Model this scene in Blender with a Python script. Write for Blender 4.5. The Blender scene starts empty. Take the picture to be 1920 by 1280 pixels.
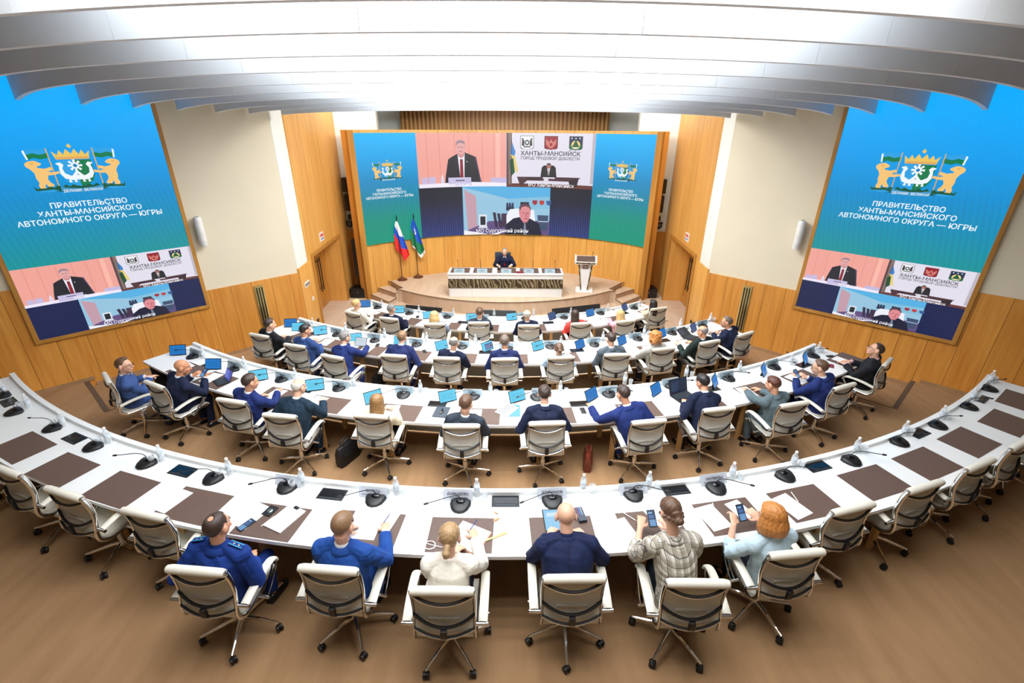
import bpy, bmesh, math, random
import numpy as np
from mathutils import Vector, Matrix, Euler
from mathutils.geometry import tessellate_polygon

random.seed(7)
SC = bpy.context.scene
COL = SC.collection
PI = math.pi
R_ = math.radians

# ---------------------------------------------------------------- camera, world, lamps, exposure
CAM_H = 5.07
cam_d = bpy.data.cameras.new('camera'); cam = bpy.data.objects.new('camera', cam_d); COL.objects.link(cam)
cam_d.sensor_width = 36.0; cam_d.sensor_fit = 'HORIZONTAL'; cam_d.lens = 36.0 * 888.4 / 1920.0
cam_d.clip_start = 0.05; cam_d.clip_end = 200
cam.matrix_world = (Matrix.Translation((0, 0, CAM_H)) @ Matrix.Rotation(PI/2 - R_(24.526), 4, 'X')
                    @ Matrix.Rotation(0.005478, 4, 'Z'))
SC.camera = cam
SC.view_settings.view_transform = 'Standard'; SC.view_settings.look = 'None'
SC.view_settings.exposure = 0.0; SC.view_settings.gamma = 1.0
SC.view_settings.use_curve_mapping = False
SC.cycles.max_bounces = 6; SC.cycles.diffuse_bounces = 4; SC.cycles.glossy_bounces = 3
SC.cycles.transmission_bounces = 4; SC.cycles.transparent_max_bounces = 8
SC.cycles.caustics_reflective = False; SC.cycles.caustics_refractive = False
SC.cycles.sample_clamp_indirect = 4.0

world = bpy.data.worlds.new('world'); SC.world = world; world.use_nodes = True
world.node_tree.nodes['Background'].inputs[0].default_value = (0.92, 0.96, 1.0, 1)
world.node_tree.nodes['Background'].inputs[1].default_value = 0.35

CX = -0.18                                    # axis of symmetry of the hall
def area(name, loc, sx, sy, power, col=(1, 1, 1), rot=(0, 0, 0), spread=180):
    l = bpy.data.lights.new(name, 'AREA'); l.shape = 'RECTANGLE'; l.size = sx; l.size_y = sy
    l.energy = power; l.color = col; l.spread = R_(spread)
    o = bpy.data.objects.new(name, l); COL.objects.link(o); o.location = loc; o.rotation_euler = rot
    return o
# strip lamps hidden between the ceiling baffles
BAFF_R = [13.14, 12.49, 11.84, 11.19, 10.43, 9.75, 9.10, 8.48, 7.88, 7.25]
BAFF_H = [.668, .604, .536, .482, .435, .392, .351, .316, .281, .231]
for i in range(-3, len(BAFF_R)):
    r = (13.14 + .65*(-i)) if i < 0 else BAFF_R[i]
    w = 6.2 if i < 7 else 5.2; pw = 92 if i < 0 else 112 + 6*i
    area('strip_lamp', (CX, 16.5 - r + .33, 6.32), w, .20, pw, (0.97, 0.985, 1.0))
area('stage_lamp', (CX, 10.9, 6.2), 4.6, 1.2, 430, (1.0, 0.98, 0.95), (R_(22), 0, 0))
area('slat_lamp', (CX, 14.3, 5.95), 6.5, .3, 70, (1.0, 0.96, 0.9), (R_(62), 0, 0))
for sx in (-1, 1): area('niche_lamp', (CX + sx*4.75, 14.35, 6.35), .5, .5, 38, (0.98, 1.0, 1.0))
area('gallery_lamp', (CX, -1.5, 6.9), 9.0, 2.0, 60, (0.98, 0.99, 1.0))

# ---------------------------------------------------------------- helpers
def lin(c):
    return c/12.92 if c <= .04045 else ((c+.055)/1.055)**2.4
def rgb(r, g, b):
    return (lin(r/255), lin(g/255), lin(b/255))

class MB:
    """collects shapes, then links them as ONE mesh object"""
    def __init__(s): s.v = []; s.f = []; s.m = []; s.mi = 0
    def add(s, vs, fs):
        k = len(s.v); s.v += [tuple(p) for p in vs]
        for f in fs: s.f.append(tuple(i+k for i in f)); s.m.append(s.mi)
        return s
    def box(s, c, d, M=None, bev=0.0):
        x, y, z = d[0]/2, d[1]/2, d[2]/2
        if bev > 0:
            b = min(bev, x*.9, y*.9, z*.9); bm = bmesh.new(); bmesh.ops.create_cube(bm, size=1)
            for v in bm.verts: v.co = Vector((v.co.x*d[0], v.co.y*d[1], v.co.z*d[2]))
            bmesh.ops.bevel(bm, geom=bm.edges[:], offset=b, segments=2, profile=.6, affect='EDGES')
            vs = [v.co.copy() for v in bm.verts]; bm.verts.index_update(); fs = [[v.index for v in f.verts] for f in bm.faces]; bm.free()
        else:
            vs = [Vector(p) for p in ((-x,-y,-z),(x,-y,-z),(x,y,-z),(-x,y,-z),(-x,-y,z),(x,-y,z),(x,y,z),(-x,y,z))]
            fs = [(3,2,1,0),(4,5,6,7),(0,1,5,4),(1,2,6,5),(2,3,7,6),(3,0,4,7)]
        if M is not None: vs = [M @ p for p in vs]
        c = Vector(c)
        return s.add([p + c for p in vs], fs)
    def loft(s, rings, caps=True, closed=False):
        n = len(rings[0]); vs = [p for r in rings for p in r]; fs = []
        for i in range(len(rings) - (0 if closed else 1)):
            j = (i+1) % len(rings)
            for k in range(n):
                l = (k+1) % n; fs.append((i*n+k, i*n+l, j*n+l, j*n+k))
        if caps and not closed:
            fs.append(tuple(reversed(range(n)))); fs.append(tuple(range((len(rings)-1)*n, len(rings)*n)))
        return s.add(vs, fs)
    def tube(s, pts, rad, n=8, flat=None, up=None, closed=False):
        """tube along points; rad number or list; flat=(a,b) scales of the two cross axes"""
        P = [Vector(p) for p in pts]
        if not hasattr(rad, '__len__'): rad = [rad]*len(P)
        a, b = flat or (1, 1); rings = []; prev = None
        for i, p in enumerate(P):
            if closed: t = (P[(i+1) % len(P)] - P[i-1])
            else: t = (P[min(i+1, len(P)-1)] - P[max(i-1, 0)])
            if t.length < 1e-9: t = Vector((0, 0, 1))
            t.normalize()
            if prev is None:
                u = Vector(up) if up else (Vector((0, 0, 1)) if abs(t.z) < .9 else Vector((1, 0, 0)))
            else: u = prev
            u = (u - t*u.dot(t))
            if u.length < 1e-6: u = t.orthogonal()
            u.normalize(); w = t.cross(u); prev = u; r = rad[i]
            rings.append([p + (u*math.cos(2*PI*k/n)*a + w*math.sin(2*PI*k/n)*b)*r for k in range(n)])
        return s.loft(rings, True, closed)
    def lathe(s, prof, c=(0, 0, 0), n=16, M=None):
        rings = []
        c = Vector(c)
        for r, z in prof:
            ring = [Vector((max(r, 1e-4)*math.cos(2*PI*k/n), max(r, 1e-4)*math.sin(2*PI*k/n), z)) for k in range(n)]
            if M is not None: ring = [M @ p for p in ring]
            rings.append([p + c for p in ring])
        return s.loft(rings)
    def prism(s, poly, z0, z1, M=None):
        n = len(poly)
        vs = [Vector((p[0], p[1], z0)) for p in poly] + [Vector((p[0], p[1], z1)) for p in poly]
        if M is not None: vs = [M @ p for p in vs]
        tri = tessellate_polygon([[Vector((p[0], p[1], 0)) for p in poly]])
        A = sum(poly[i][0]*poly[(i+1) % n][1] - poly[(i+1) % n][0]*poly[i][1] for i in range(n))
        fs = []
        for t in tri:
            a, b, c = t
            cr = (poly[b][0]-poly[a][0])*(poly[c][1]-poly[a][1]) - (poly[b][1]-poly[a][1])*(poly[c][0]-poly[a][0])
            if cr < 0: a, c = c, a
            fs.append((a+n, b+n, c+n)); fs.append((c, b, a))
        for i in range(n):
            j = (i+1) % n
            fs.append((i, j, j+n, i+n) if A > 0 else (j, i, i+n, j+n))
        return s.add(vs, fs)
    def ell(s, c, r, M=None, n=10):
        rings = []; c = Vector(c)
        for i in range(1, n):
            th = PI*i/n; ring = []
            for k in range(2*n):
                ph = PI*k/n
                p = Vector((r[0]*math.sin(th)*math.cos(ph), r[1]*math.sin(th)*math.sin(ph), -r[2]*math.cos(th)))
                if M is not None: p = M @ p
                ring.append(p + c)
            rings.append(ring)
        return s.loft(rings)
    def mesh(s, name, mats, smooth=True, angle=40):
        me = bpy.data.meshes.new(name); me.from_pydata(s.v, [], s.f)
        for m in (mats if isinstance(mats, (list, tuple)) else [mats]): me.materials.append(m)
        if any(s.m): me.polygons.foreach_set('material_index', s.m)
        if smooth:
            me.polygons.foreach_set('use_smooth', [True]*len(me.polygons))
            if angle: me.set_sharp_from_angle(angle=R_(angle))
        me.update(); return me
    def build(s, name, mats, parent=None, smooth=True, angle=40, M=None):
        return link(name, s.mesh(name, mats, smooth, angle), parent, M)

def link(name, me, parent=None, M=None):
    o = bpy.data.objects.new(name, me); COL.objects.link(o)
    if parent: o.parent = parent
    if M is not None: o.matrix_local = M
    return o
def tag(o, label, cat=None, group=None, kind=None):
    if label: o['label'] = label
    if cat: o['category'] = cat
    if group: o['group'] = group
    if kind: o['kind'] = kind
    return o
def empty(name, label, cat, loc=(0, 0, 0), rz=0.0, group=None):
    o = bpy.data.objects.new(name, None); COL.objects.link(o); o.empty_display_size = .1
    o.location = loc; o.rotation_euler = (0, 0, rz)
    return tag(o, label, cat, group)
def struct(o): o['kind'] = 'structure'; return o
def dup(src, loc, rz, label, group=None):
    """copy of a thing with copies of its parts and sub-parts"""
    r = src.copy(); COL.objects.link(r); r.location = loc; r.rotation_euler = (0, 0, rz); r['label'] = label
    if group: r['group'] = group
    for ch in KIDS[src.name]:
        c = ch.copy(); COL.objects.link(c); c.parent = r
        for g in KIDS.get(ch.name, ()):
            d = g.copy(); COL.objects.link(d); d.parent = c
    return r
KIDS = {}
def remember(root):
    KIDS[root.name] = list(root.children)
    for c in root.children: KIDS[c.name] = list(c.children)
def frame(x, y, z, rz): return Matrix.Translation((x, y, z)) @ Matrix.Rotation(rz, 4, 'Z')

# ---------------------------------------------------------------- materials
class N:
    def __init__(s, name):
        s.m = bpy.data.materials.new(name); s.m.use_nodes = True; s.t = s.m.node_tree; s.n = s.t.nodes
        s.b = s.n['Principled BSDF']
    def new(s, t, **kw):
        x = s.n.new(t)
        for k, v in kw.items(): setattr(x, k, v)
        return x
    def link(s, a, b): s.t.links.new(a, b)
    def math(s, op, a, b=None):
        x = s.new('ShaderNodeMath', operation=op)
        for i, v in enumerate((a, b)):
            if v is None: continue
            if isinstance(v, (int, float)): x.inputs[i].default_value = v
            else: s.link(v, x.inputs[i])
        return x.outputs[0]
    def ramp(s, fac, stops):
        x = s.new('ShaderNodeValToRGB'); e = x.color_ramp.elements
        while len(e) < len(stops): e.new(.5)
        for el, (p, c) in zip(e, stops): el.position = p; el.color = (*c, 1)
        s.link(fac, x.inputs[0]); return x.outputs[0]
    def noise(s, vec, scale, detail=3, rough=.5):
        x = s.new('ShaderNodeTexNoise'); x.inputs['Scale'].default_value = scale
        x.inputs['Detail'].default_value = detail; x.inputs['Roughness'].default_value = rough
        if vec is not None: s.link(vec, x.inputs['Vector'])
        return x.outputs['Fac']
    def obj(s): return s.new('ShaderNodeTexCoord').outputs['Object']
    def mapping(s, vec, scale=(1, 1, 1), rot=(0, 0, 0)):
        x = s.new('ShaderNodeMapping'); x.inputs['Scale'].default_value = scale; x.inputs['Rotation'].default_value = rot
        s.link(vec, x.inputs['Vector']); return x.outputs[0]
    def mix(s, fac, a, b, mode='MIX'):
        x = s.new('ShaderNodeMix', data_type='RGBA', blend_type=mode)
        for i, v in ((0, fac), (6, a), (7, b)):
            if isinstance(v, (int, float)): x.inputs[i].default_value = v
            elif isinstance(v, tuple): x.inputs[i].default_value = (*v[:3], 1)
            else: s.link(v, x.inputs[i])
        return x.outputs[2]
    def bump(s, h, strength=.2, dist=.01):
        x = s.new('ShaderNodeBump'); x.inputs['Strength'].default_value = strength; x.inputs['Distance'].default_value = dist
        s.link(h, x.inputs['Height']); s.link(x.outputs[0], s.b.inputs['Normal'])
    def set(s, rough=.5, metal=0.0, spec=None):
        s.b.inputs['Roughness'].default_value = rough; s.b.inputs['Metallic'].default_value = metal
        if spec is not None: s.b.inputs['Specular IOR Level'].default_value = spec
        return s
    def col(s, c):
        if isinstance(c, tuple): s.b.inputs['Base Color'].default_value = (*c[:3], 1)
        else: s.link(c, s.b.inputs['Base Color'])
        return s

_plain = {}
def plain(name, c, rough=.5, metal=0.0, spec=None, var=.06, scale=12, bump=0.0):
    """solid colour with a little procedural variation"""
    key = (name, c)
    if key in _plain: return _plain[key]
    n = N(name).set(rough, metal, spec)
    v = n.noise(n.obj(), scale, 2)
    lo = tuple(max(0, x*(1-var)) for x in c); hi = tuple(min(1, x*(1+var)) for x in c)
    n.col(n.ramp(v, [(.3, lo), (.7, hi)]))
    if bump: n.bump(n.noise(n.obj(), scale*6, 3), bump, .004)
    _plain[key] = n.m; return n.m
def emit(name, c, strength=1.0):
    key = ('e', name, c, strength)
    if key in _plain: return _plain[key]
    n = N(name); n.col((0.01, 0.01, 0.01)).set(.35)
    n.b.inputs['Emission Color'].default_value = (*c, 1); n.b.inputs['Emission Strength'].default_value = strength
    _plain[key] = n.m; return n.m
def wood(name, base, dark, plank=.45, groove=True, axis=0, gscale=1.0):
    """boards that run up the wall; board joints every `plank` metres along the local axis"""
    n = N(name).set(.38, 0, .4)
    o = n.obj(); sp = n.new('ShaderNodeSeparateXYZ'); n.link(o, sp.inputs[0])
    if axis == 'arc':
        u = n.math('MULTIPLY', n.math('ARCTAN2', sp.outputs[0], sp.outputs[1]), 5.85); axis = 1
        u = n.math('ADD', u, 40.0)
    else: u = sp.outputs[axis]
    k = n.math('FLOOR', n.math('DIVIDE', u, plank))
    wn = n.new('ShaderNodeTexWhiteNoise', noise_dimensions='1D'); n.link(k, wn.inputs['W'])
    cmb = n.new('ShaderNodeCombineXYZ'); n.link(u, cmb.inputs[0]); n.link(sp.outputs[1-axis if axis < 2 else 0], cmb.inputs[1])
    zz = n.math('ADD', sp.outputs[2], n.math('MULTIPLY', wn.outputs[0], 17.0)); n.link(zz, cmb.inputs[2])
    g1 = n.noise(n.mapping(cmb.outputs[0], (9*gscale, 9*gscale, .55*gscale)), 2.2, 5, .62)
    g2 = n.noise(n.mapping(cmb.outputs[0], (2.2, 2.2, .35)), 1.3, 2)
    f = n.math('ADD', n.math('MULTIPLY', g1, .6), n.math('MULTIPLY', g2, .45))
    c = n.ramp(f, [(.36, dark), (.68, base)])
    c = n.mix(n.math('MULTIPLY', wn.outputs[0], .30), c, tuple(x*.78 for x in dark))
    if groove:
        fr = n.math('FRACT', n.math('DIVIDE', u, plank))
        g = n.math('LESS_THAN', n.math('ABSOLUTE', n.math('SUBTRACT', fr, .5)), .5 - .004/plank)
        c = n.mix(g, tuple(x*.30 for x in dark), c)
    n.col(c); n.bump(g1, .05, .003); return n.m

OAK = rgb(222, 158, 74); OAK_D = rgb(190, 122, 46)
M = {}
M['wood_wall'] = wood('oak_boards', OAK, OAK_D, .42)
M['wood_stage'] = wood('light_oak_boards', rgb(234, 180, 98), rgb(208, 148, 68), .40)
M['wood_arc'] = wood('light_oak_curved_boards', rgb(234, 180, 98), rgb(208, 148, 68), .62, True, 'arc')
M['wood_trim'] = wood('oak_trim', rgb(196, 142, 66), rgb(160, 108, 44), 5, False)
M['wood_leg'] = wood('oak_leg', rgb(214, 172, 112), rgb(186, 142, 86), 5, False)
M['wood_door'] = wood('oak_door', rgb(206, 150, 70), rgb(166, 108, 42), .25, False, gscale=.7)
M['plaster'] = plain('cream_plaster', rgb(226, 218, 194), .85, var=.015, scale=2)
M['white_wall'] = plain('white_paint', rgb(226, 232, 228), .8, var=.012, scale=2)
M['baffle'] = plain('white_baffle_felt', rgb(230, 236, 242), .75, var=.012, scale=3)
M['table'] = plain('white_solid_surface', rgb(236, 238, 238), .22, var=.008, scale=3)
M['panel'] = plain('grey_white_laminate', rgb(206, 208, 204), .5, var=.02, scale=3)
M['leather'] = plain('off_white_leather', rgb(232, 228, 214), .42, var=.03, scale=9, bump=.05)
M['back_mesh'] = plain('taupe_back_leather', rgb(198, 196, 186), .55, var=.03, scale=9, bump=.05)
M['chrome'] = plain('chrome', (.82, .83, .84), .10, 1.0, var=.01)
M['black'] = plain('black_plastic', rgb(17, 18, 20), .45, var=.1)
M['black_gloss'] = plain('black_gloss', rgb(14, 15, 18), .12, var=.1)
M['dark_metal'] = plain('dark_grey_metal', rgb(72, 80, 86), .3, .6)
M['pad'] = plain('brown_leatherette', rgb(92, 72, 62), .5, var=.05, scale=20, bump=.04)
M['paper'] = plain('white_paper', rgb(240, 240, 240), .8, var=.01)
M['ink'] = plain('grey_ink', rgb(70, 72, 80), .7)
M['steel'] = plain('brushed_steel', rgb(150, 158, 160), .28, .9)
M['mahogany'] = plain('mahogany', rgb(92, 50, 34), .25, var=.15, scale=25)
M['white_plastic'] = plain('white_plastic', rgb(232, 232, 230), .4)
M['red'] = plain('red_print', rgb(205, 50, 45), .6)
M['blue'] = plain('blue_print', rgb(40, 90, 170), .6)
M['navy'] = plain('navy_cover', rgb(28, 36, 70), .35)
M['maroon'] = plain('maroon_cover', rgb(120, 30, 50), .5)
M['brass'] = plain('pale_brass', rgb(206, 186, 120), .3, .8)

def carpet(name, a, b):
    n = N(name).set(.95, 0, .1); o = n.obj()
    f = n.math('ADD', n.math('MULTIPLY', n.noise(n.mapping(o, (1, 1, 1)), 240, 2), .55),
               n.math('MULTIPLY', n.noise(n.mapping(o, (3.2, .55, 1)), 2.4, 4), .55))
    n.col(n.ramp(f, [(.38, b), (.72, a)])); n.bump(n.noise(o, 300, 2), .25, .004); return n.m
M['carpet'] = carpet('tan_carpet', rgb(170, 134, 98), rgb(148, 115, 81))
M['carpet_stage'] = carpet('stage_carpet', rgb(214, 192, 168), rgb(196, 170, 144))
M['nosing'] = plain('brown_nosing', rgb(92, 74, 60), .7)

n = N('water_plastic'); n.set(.08)
tr = n.new('ShaderNodeBsdfTransparent'); tr.inputs[0].default_value = (.97, .99, 1, 1)
mx = n.new('ShaderNodeMixShader'); lw = n.new('ShaderNodeLayerWeight'); lw.inputs[0].default_value = .35
n.col((.92, .95, .97))
n.link(n.math('ADD', n.math('MULTIPLY', lw.outputs['Facing'], .75), .24), mx.inputs[0])
n.link(tr.outputs[0], mx.inputs[1]); n.link(n.b.outputs[0], mx.inputs[2])
n.link(mx.outputs[0], n.n['Material Output'].inputs[0]); M['clear'] = n.m
n = N('name_plate_acrylic'); n.set(.1); n.col((.72, .80, .83))
tr = n.new('ShaderNodeBsdfTransparent'); mx = n.new('ShaderNodeMixShader'); mx.inputs[0].default_value = .62
n.link(tr.outputs[0], mx.inputs[1]); n.link(n.b.outputs[0], mx.inputs[2])
n.link(mx.outputs[0], n.n['Material Output'].inputs[0]); M['acrylic'] = n.m
CHAIRS={1: [(-5.799, 4.364, -25.6), (-4.864, 3.922, -20.2), (-4.043, 3.617, -17.3), (-3.139, 3.37, -13.1), (-2.377, 2.807, -4.9), (-1.377, 2.824, -4.4), (-0.502, 2.648, -0.2), (0.473, 2.758, 1.0), (1.398, 2.724, -0.7), (2.254, 2.995, 6.0), (2.991, 3.485, 15.3), (3.852, 3.769, 18.5), (4.65, 4.089, 22.2), (5.397, 4.436, 25.7), (6.217, 4.794, 29.4)], 2: [(-5.852, 6.356, -43.8), (-5.077, 6.213, -26.4), (-3.78, 5.802, -12.9), (-2.984, 5.454, -7.6), (-1.799, 5.457, -5.9), (-0.638, 5.25, 0.5), (0.438, 5.32, 3.7), (1.724, 5.366, 8.9), (2.738, 5.668, 10.6), (3.803, 5.796, 14.5), (4.771, 6.281, 23.1), (5.902, 7.027, 40.7)], 3: [(-4.805, 8.613, -19.0), (-3.941, 8.165, -16.3), (-3.081, 7.708, -18.3), (-2.066, 7.775, -7.1), (-1.134, 7.688, -3.2), (-0.137, 7.665, 2.8), (0.852, 7.741, 4.7), (1.86, 7.868, 4.4), (2.724, 8.115, 13.1), (3.664, 8.422, 20.3), (4.479, 8.792, 29.7)], 4: [(-3.674, 10.708, -24.5), (-2.774, 10.383, -14.7), (-1.744, 10.078, 0.8), (-0.759, 10.165, 0.8), (0.368, 10.012, 0.8), (1.516, 10.149, 8.9), (2.527, 10.294, 15.5), (3.506, 11.134, 19.7)]}
MICS={1: [(-6.851, 5.474), (-6.315, 5.079), (-5.527, 4.737), (-4.75, 4.38), (-3.944, 4.096), (-3.089, 3.859), (-2.271, 3.736), (-1.332, 3.571), (-0.492, 3.5), (0.404, 3.557), (1.221, 3.657), (2.086, 3.755), (2.884, 3.946), (3.749, 4.206), (4.533, 4.551), (5.263, 4.896), (6.024, 5.33), (6.726, 5.805)], 2: [(-5.573, 7.389), (-4.614, 6.93), (-3.669, 6.591), (-2.667, 6.327), (-1.63, 6.13), (-0.578, 6.103), (0.379, 6.089), (1.475, 6.187), (2.499, 6.439), (3.502, 6.7), (4.441, 7.107), (5.361, 7.552)], 3: [(-4.484, 9.456), (-3.635, 8.979), (-2.781, 8.696), (-1.9, 8.503), (-0.975, 8.416), (-0.083, 8.354), (0.764, 8.439), (1.644, 8.55), (2.585, 8.847), (3.379, 9.159), (4.173, 9.549)], 4: [(-3.496, 11.504), (-2.593, 11.097), (-1.601, 10.858), (-0.713, 10.765), (0.323, 10.78), (1.284, 10.865), (2.242, 11.171), (3.182, 11.569)]}
PLATES={1: [(-2.262, 3.805), (-1.357, 3.649), (-0.521, 3.618), (0.403, 3.648), (1.221, 3.719), (2.078, 3.864)], 2: [(-5.565, 7.5), (-4.624, 7.025), (-3.646, 6.659), (-2.641, 6.395), (-1.628, 6.242), (-0.59, 6.162), (0.447, 6.201), (1.467, 6.276), (2.488, 6.536), (3.465, 6.777), (4.422, 7.207), (5.352, 7.704)], 3: [(-4.487, 9.485), (-3.673, 9.115), (-2.816, 8.849), (-1.916, 8.608), (-0.981, 8.498), (-0.109, 8.427), (0.77, 8.541), (1.639, 8.697), (2.527, 8.949), (3.352, 9.241), (4.166, 9.651)], 4: [(-3.518, 11.608), (-2.609, 11.199), (-1.61, 10.946), (-0.716, 10.83), (0.274, 10.975), (1.253, 10.924), (2.225, 11.274), (3.161, 11.641)]}
BOTTLES={1: [(-6.862, 5.532), (-6.233, 5.204), (-5.44, 4.805), (-4.638, 4.482), (-3.809, 4.163), (-2.954, 3.952), (-2.128, 3.796), (-1.141, 3.672), (-0.339, 3.656), (0.724, 3.732), (1.393, 3.776), (2.303, 3.928), (3.045, 4.114), (3.889, 4.37), (4.681, 4.702), (5.411, 5.049), (6.195, 5.503), (6.893, 5.992)], 2: [(-5.404, 7.439), (-4.457, 7.021), (-3.447, 6.629), (-2.452, 6.414), (-1.387, 6.255), (-0.321, 6.203), (0.74, 6.259), (1.78, 6.533), (2.833, 6.789), (3.769, 6.965), (4.78, 7.254), (5.522, 7.72)], 3: [(-4.287, 9.429), (-3.5, 9.163), (-2.608, 8.88), (-1.715, 8.68), (-0.727, 8.591), (0.096, 8.513), (0.972, 8.537), (1.844, 8.78), (2.765, 9.098), (3.649, 9.505), (4.43, 9.855)], 4: [(-3.373, 11.557), (-2.346, 11.164), (-1.454, 10.972), (-0.447, 10.936), (0.536, 10.951), (1.461, 11.037), (2.44, 11.366), (3.344, 11.718)]}
PADS1=[(-5.55, 4.387), (-4.768, 4.008), (-3.929, 3.715), (-3.067, 3.5), (-2.218, 3.303), (-1.299, 3.22), (-0.451, 3.158), (0.467, 3.177), (1.299, 3.258), (2.079, 3.4), (2.887, 3.581), (3.78, 3.886), (4.567, 4.192), (5.374, 4.585), (6.194, 4.988), (6.865, 5.499)]
SOCKETS=[(-6.623, 5.333), (-5.104, 4.555), (-3.483, 3.993), (-1.782, 3.658), (-0.055, 3.575), (1.666, 3.751), (3.322, 4.128), (4.908, 4.754), (6.385, 5.567)]
TABLETS=[(2, -5.867, 7.459, 10.4, 'b'), (2, -4.949, 6.936, 0.6, 'b'), (2, -4.0, 6.562, 23.9, 'c'), (2, -2.999, 6.267, 15.3, 'c'), (2, -2.004, 5.931, 33.6, 'c'), (2, -0.925, 5.962, 25.2, 'c'), (2, 0.099, 5.982, 29.2, 'c'), (2, 1.211, 6.037, 44.1, 'b'), (2, 2.214, 6.207, 45.0, 'b'), (2, 3.213, 6.476, 56.3, 'b'), (2, 4.164, 6.858, 52.9, 'b'), (2, 5.082, 7.284, 50.1, 'b'), (3, -4.761, 9.389, 7.7, 'b'), (3, -4.518, 9.175, 0.7, 'c'), (3, -3.97, 8.995, 17.2, 'c'), (3, -3.136, 8.625, 16.2, 'c'), (3, -2.22, 8.489, -8.9, 'c'), (3, -1.344, 8.313, 36.9, 'c'), (3, -0.449, 8.276, 40.8, 'v'), (3, 0.525, 8.306, 32.9, 'c'), (3, 1.361, 8.398, 43.1, 'b'), (3, 2.224, 8.593, 42.2, 'b'), (3, 3.124, 8.96, 39.7, 'b'), (3, 3.891, 9.278, 48.6, 'd'), (4, -3.806, 11.55, 9.0, 'b'), (4, -2.846, 11.144, 0.7, 'c'), (4, -2.038, 10.776, 18.3, 'c'), (4, -0.974, 10.652, 8.6, 'c'), (4, 0.001, 10.687, 17.6, 'c'), (4, 1.005, 10.768, 44.3, 'd'), (4, 1.963, 11.0, 34.4, 'b'), (4, 2.918, 11.409, 50.4, 'd')]
PEOPLE=[(1, 4, (0.05, 0.005, 1.205), -7.1, -8, [None, (0.065, 0.243, 0.66)]), (1, 5, (0.041, -0.002, 1.206), -7.6, -25, [(-0.078, 0.389, 0.79), (0.191, 0.444, 0.79)]), (1, 6, (0.02, 0.103, 1.159), -3.8, -28, [(0.077, 0.344, 0.79), (0.144, 0.535, 0.79)]), (1, 7, (-0.01, 0.244, 1.139), -1.0, -22, [(-0.07, 0.443, 0.79), (0.121, 0.429, 0.79)]), (1, 8, (-0.115, 0.198, 1.274), 14.7, -28, [(-0.221, 0.511, 0.86), (-0.064, 0.489, 0.86)]), (1, 9, (-0.103, -0.013, 1.17), 24.0, -20, [(-0.216, 0.298, 0.88), (-0.05, 0.328, 0.86)]), (2, 0, (0.152, -0.014, 1.191), -38.2, 0, [None, (-0.085, 0.332, 0.8)]), (2, 1, (0.157, 0.1, 1.173), -35.6, -12, [(0.006, 0.403, 0.86), (0.134, 0.449, 0.86)]), (2, 2, (0.142, -0.002, 1.193), -29.1, -12, [(0.059, 0.309, 0.79), (0.147, 0.501, 0.79)]), (2, 3, (0.047, 0.196, 1.192), -20.4, -15, [None, (0.139, 0.571, 0.79)]), (2, 4, (0.03, -0.095, 1.122), 0.9, -22, [(0.002, 0.295, 0.79), (0.076, 0.332, 0.79)]), (2, 5, (0.051, -0.054, 1.208), -12.5, -22, [None, None]), (2, 6, (0.016, 0.193, 1.174), -7.7, -20, [None, None]), (2, 7, (-0.194, 0.198, 1.17), 19.1, -25, [(-0.527, 0.601, 0.8), None]), (2, 8, (0.051, 0.28, 1.122), 15.4, -25, [(-0.13, 0.358, 0.8), (0.026, 0.414, 0.8)]), (2, 9, (-0.107, 0.071, 1.158), 17.5, -22, [(-0.081, 0.593, 0.8), (0.067, 0.574, 0.79)]), (2, 10, (-0.126, 0.095, 1.18), 31.9, -12, [(-0.131, 0.468, 0.86), (-0.032, 0.429, 0.84)]), (2, 11, (-0.106, -0.063, 1.202), 21.3, 18, [(-0.039, 0.368, 0.79), (0.002, 0.334, 0.8)]), (3, 0, (0.143, -0.08, 1.195), -26.0, -10, [(0.103, 0.303, 0.79), (0.165, 0.354, 0.79)]), (3, 1, (0.034, 0.052, 1.2), -28.7, -12, [(-0.118, 0.516, 0.8), (0.041, 0.387, 0.8)]), (3, 2, (-0.065, 0.238, 1.169), -19.7, -10, [(-0.257, 0.709, 0.84), (0.091, 0.697, 0.84)]), (3, 3, (0.006, 0.236, 1.151), -0.9, -12, [None, None]), (3, 4, (0.103, -0.014, 1.201), -6.8, -16, [None, None]), (3, 5, (0.007, 0.083, 1.195), -2.8, -10, [None, None]), (3, 6, (-0.021, -0.094, 1.103), -0.7, -28, [(-0.072, 0.27, 0.83), (0.181, 0.299, 0.83)]), (3, 7, (-0.062, 0.014, 1.203), 17.6, -12, [None, None]), (3, 8, (-0.096, -0.072, 1.173), 0.9, -15, [(-0.31, 0.417, 0.82), None]), (3, 9, (-0.065, -0.088, 1.167), 21.7, -18, [(-0.29, 0.301, 0.79), (-0.049, 0.297, 0.79)]), (3, 10, (-0.168, 0.096, 1.171), 40.3, -4, [(-0.033, 0.499, 0.79), (-0.007, 0.452, 0.79)]), (4, 0, (0.01, -0.086, 1.179), -20.5, -8, [None, None]), (4, 1, (-0.0, -0.091, 1.181), -13.3, -8, [None, None]), (4, 2, (-0.017, -0.089, 1.128), -10.8, -22, [None, None]), (4, 3, (0.019, -0.094, 1.19), -0.8, -12, [None, None]), (4, 4, (-0.038, -0.097, 1.208), -0.8, -10, [None, None]), (4, 5, (-0.104, -0.084, 1.162), 3.1, -18, [None, None]), (4, 6, (-0.073, -0.096, 1.116), 22.5, -16, [(0.023, 0.662, 0.79), None]), (4, 7, (-0.112, -0.135, 1.093), 25.3, -10, [(-0.067, 0.239, 0.8), (-0.127, 0.206, 0.79)])]
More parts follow.
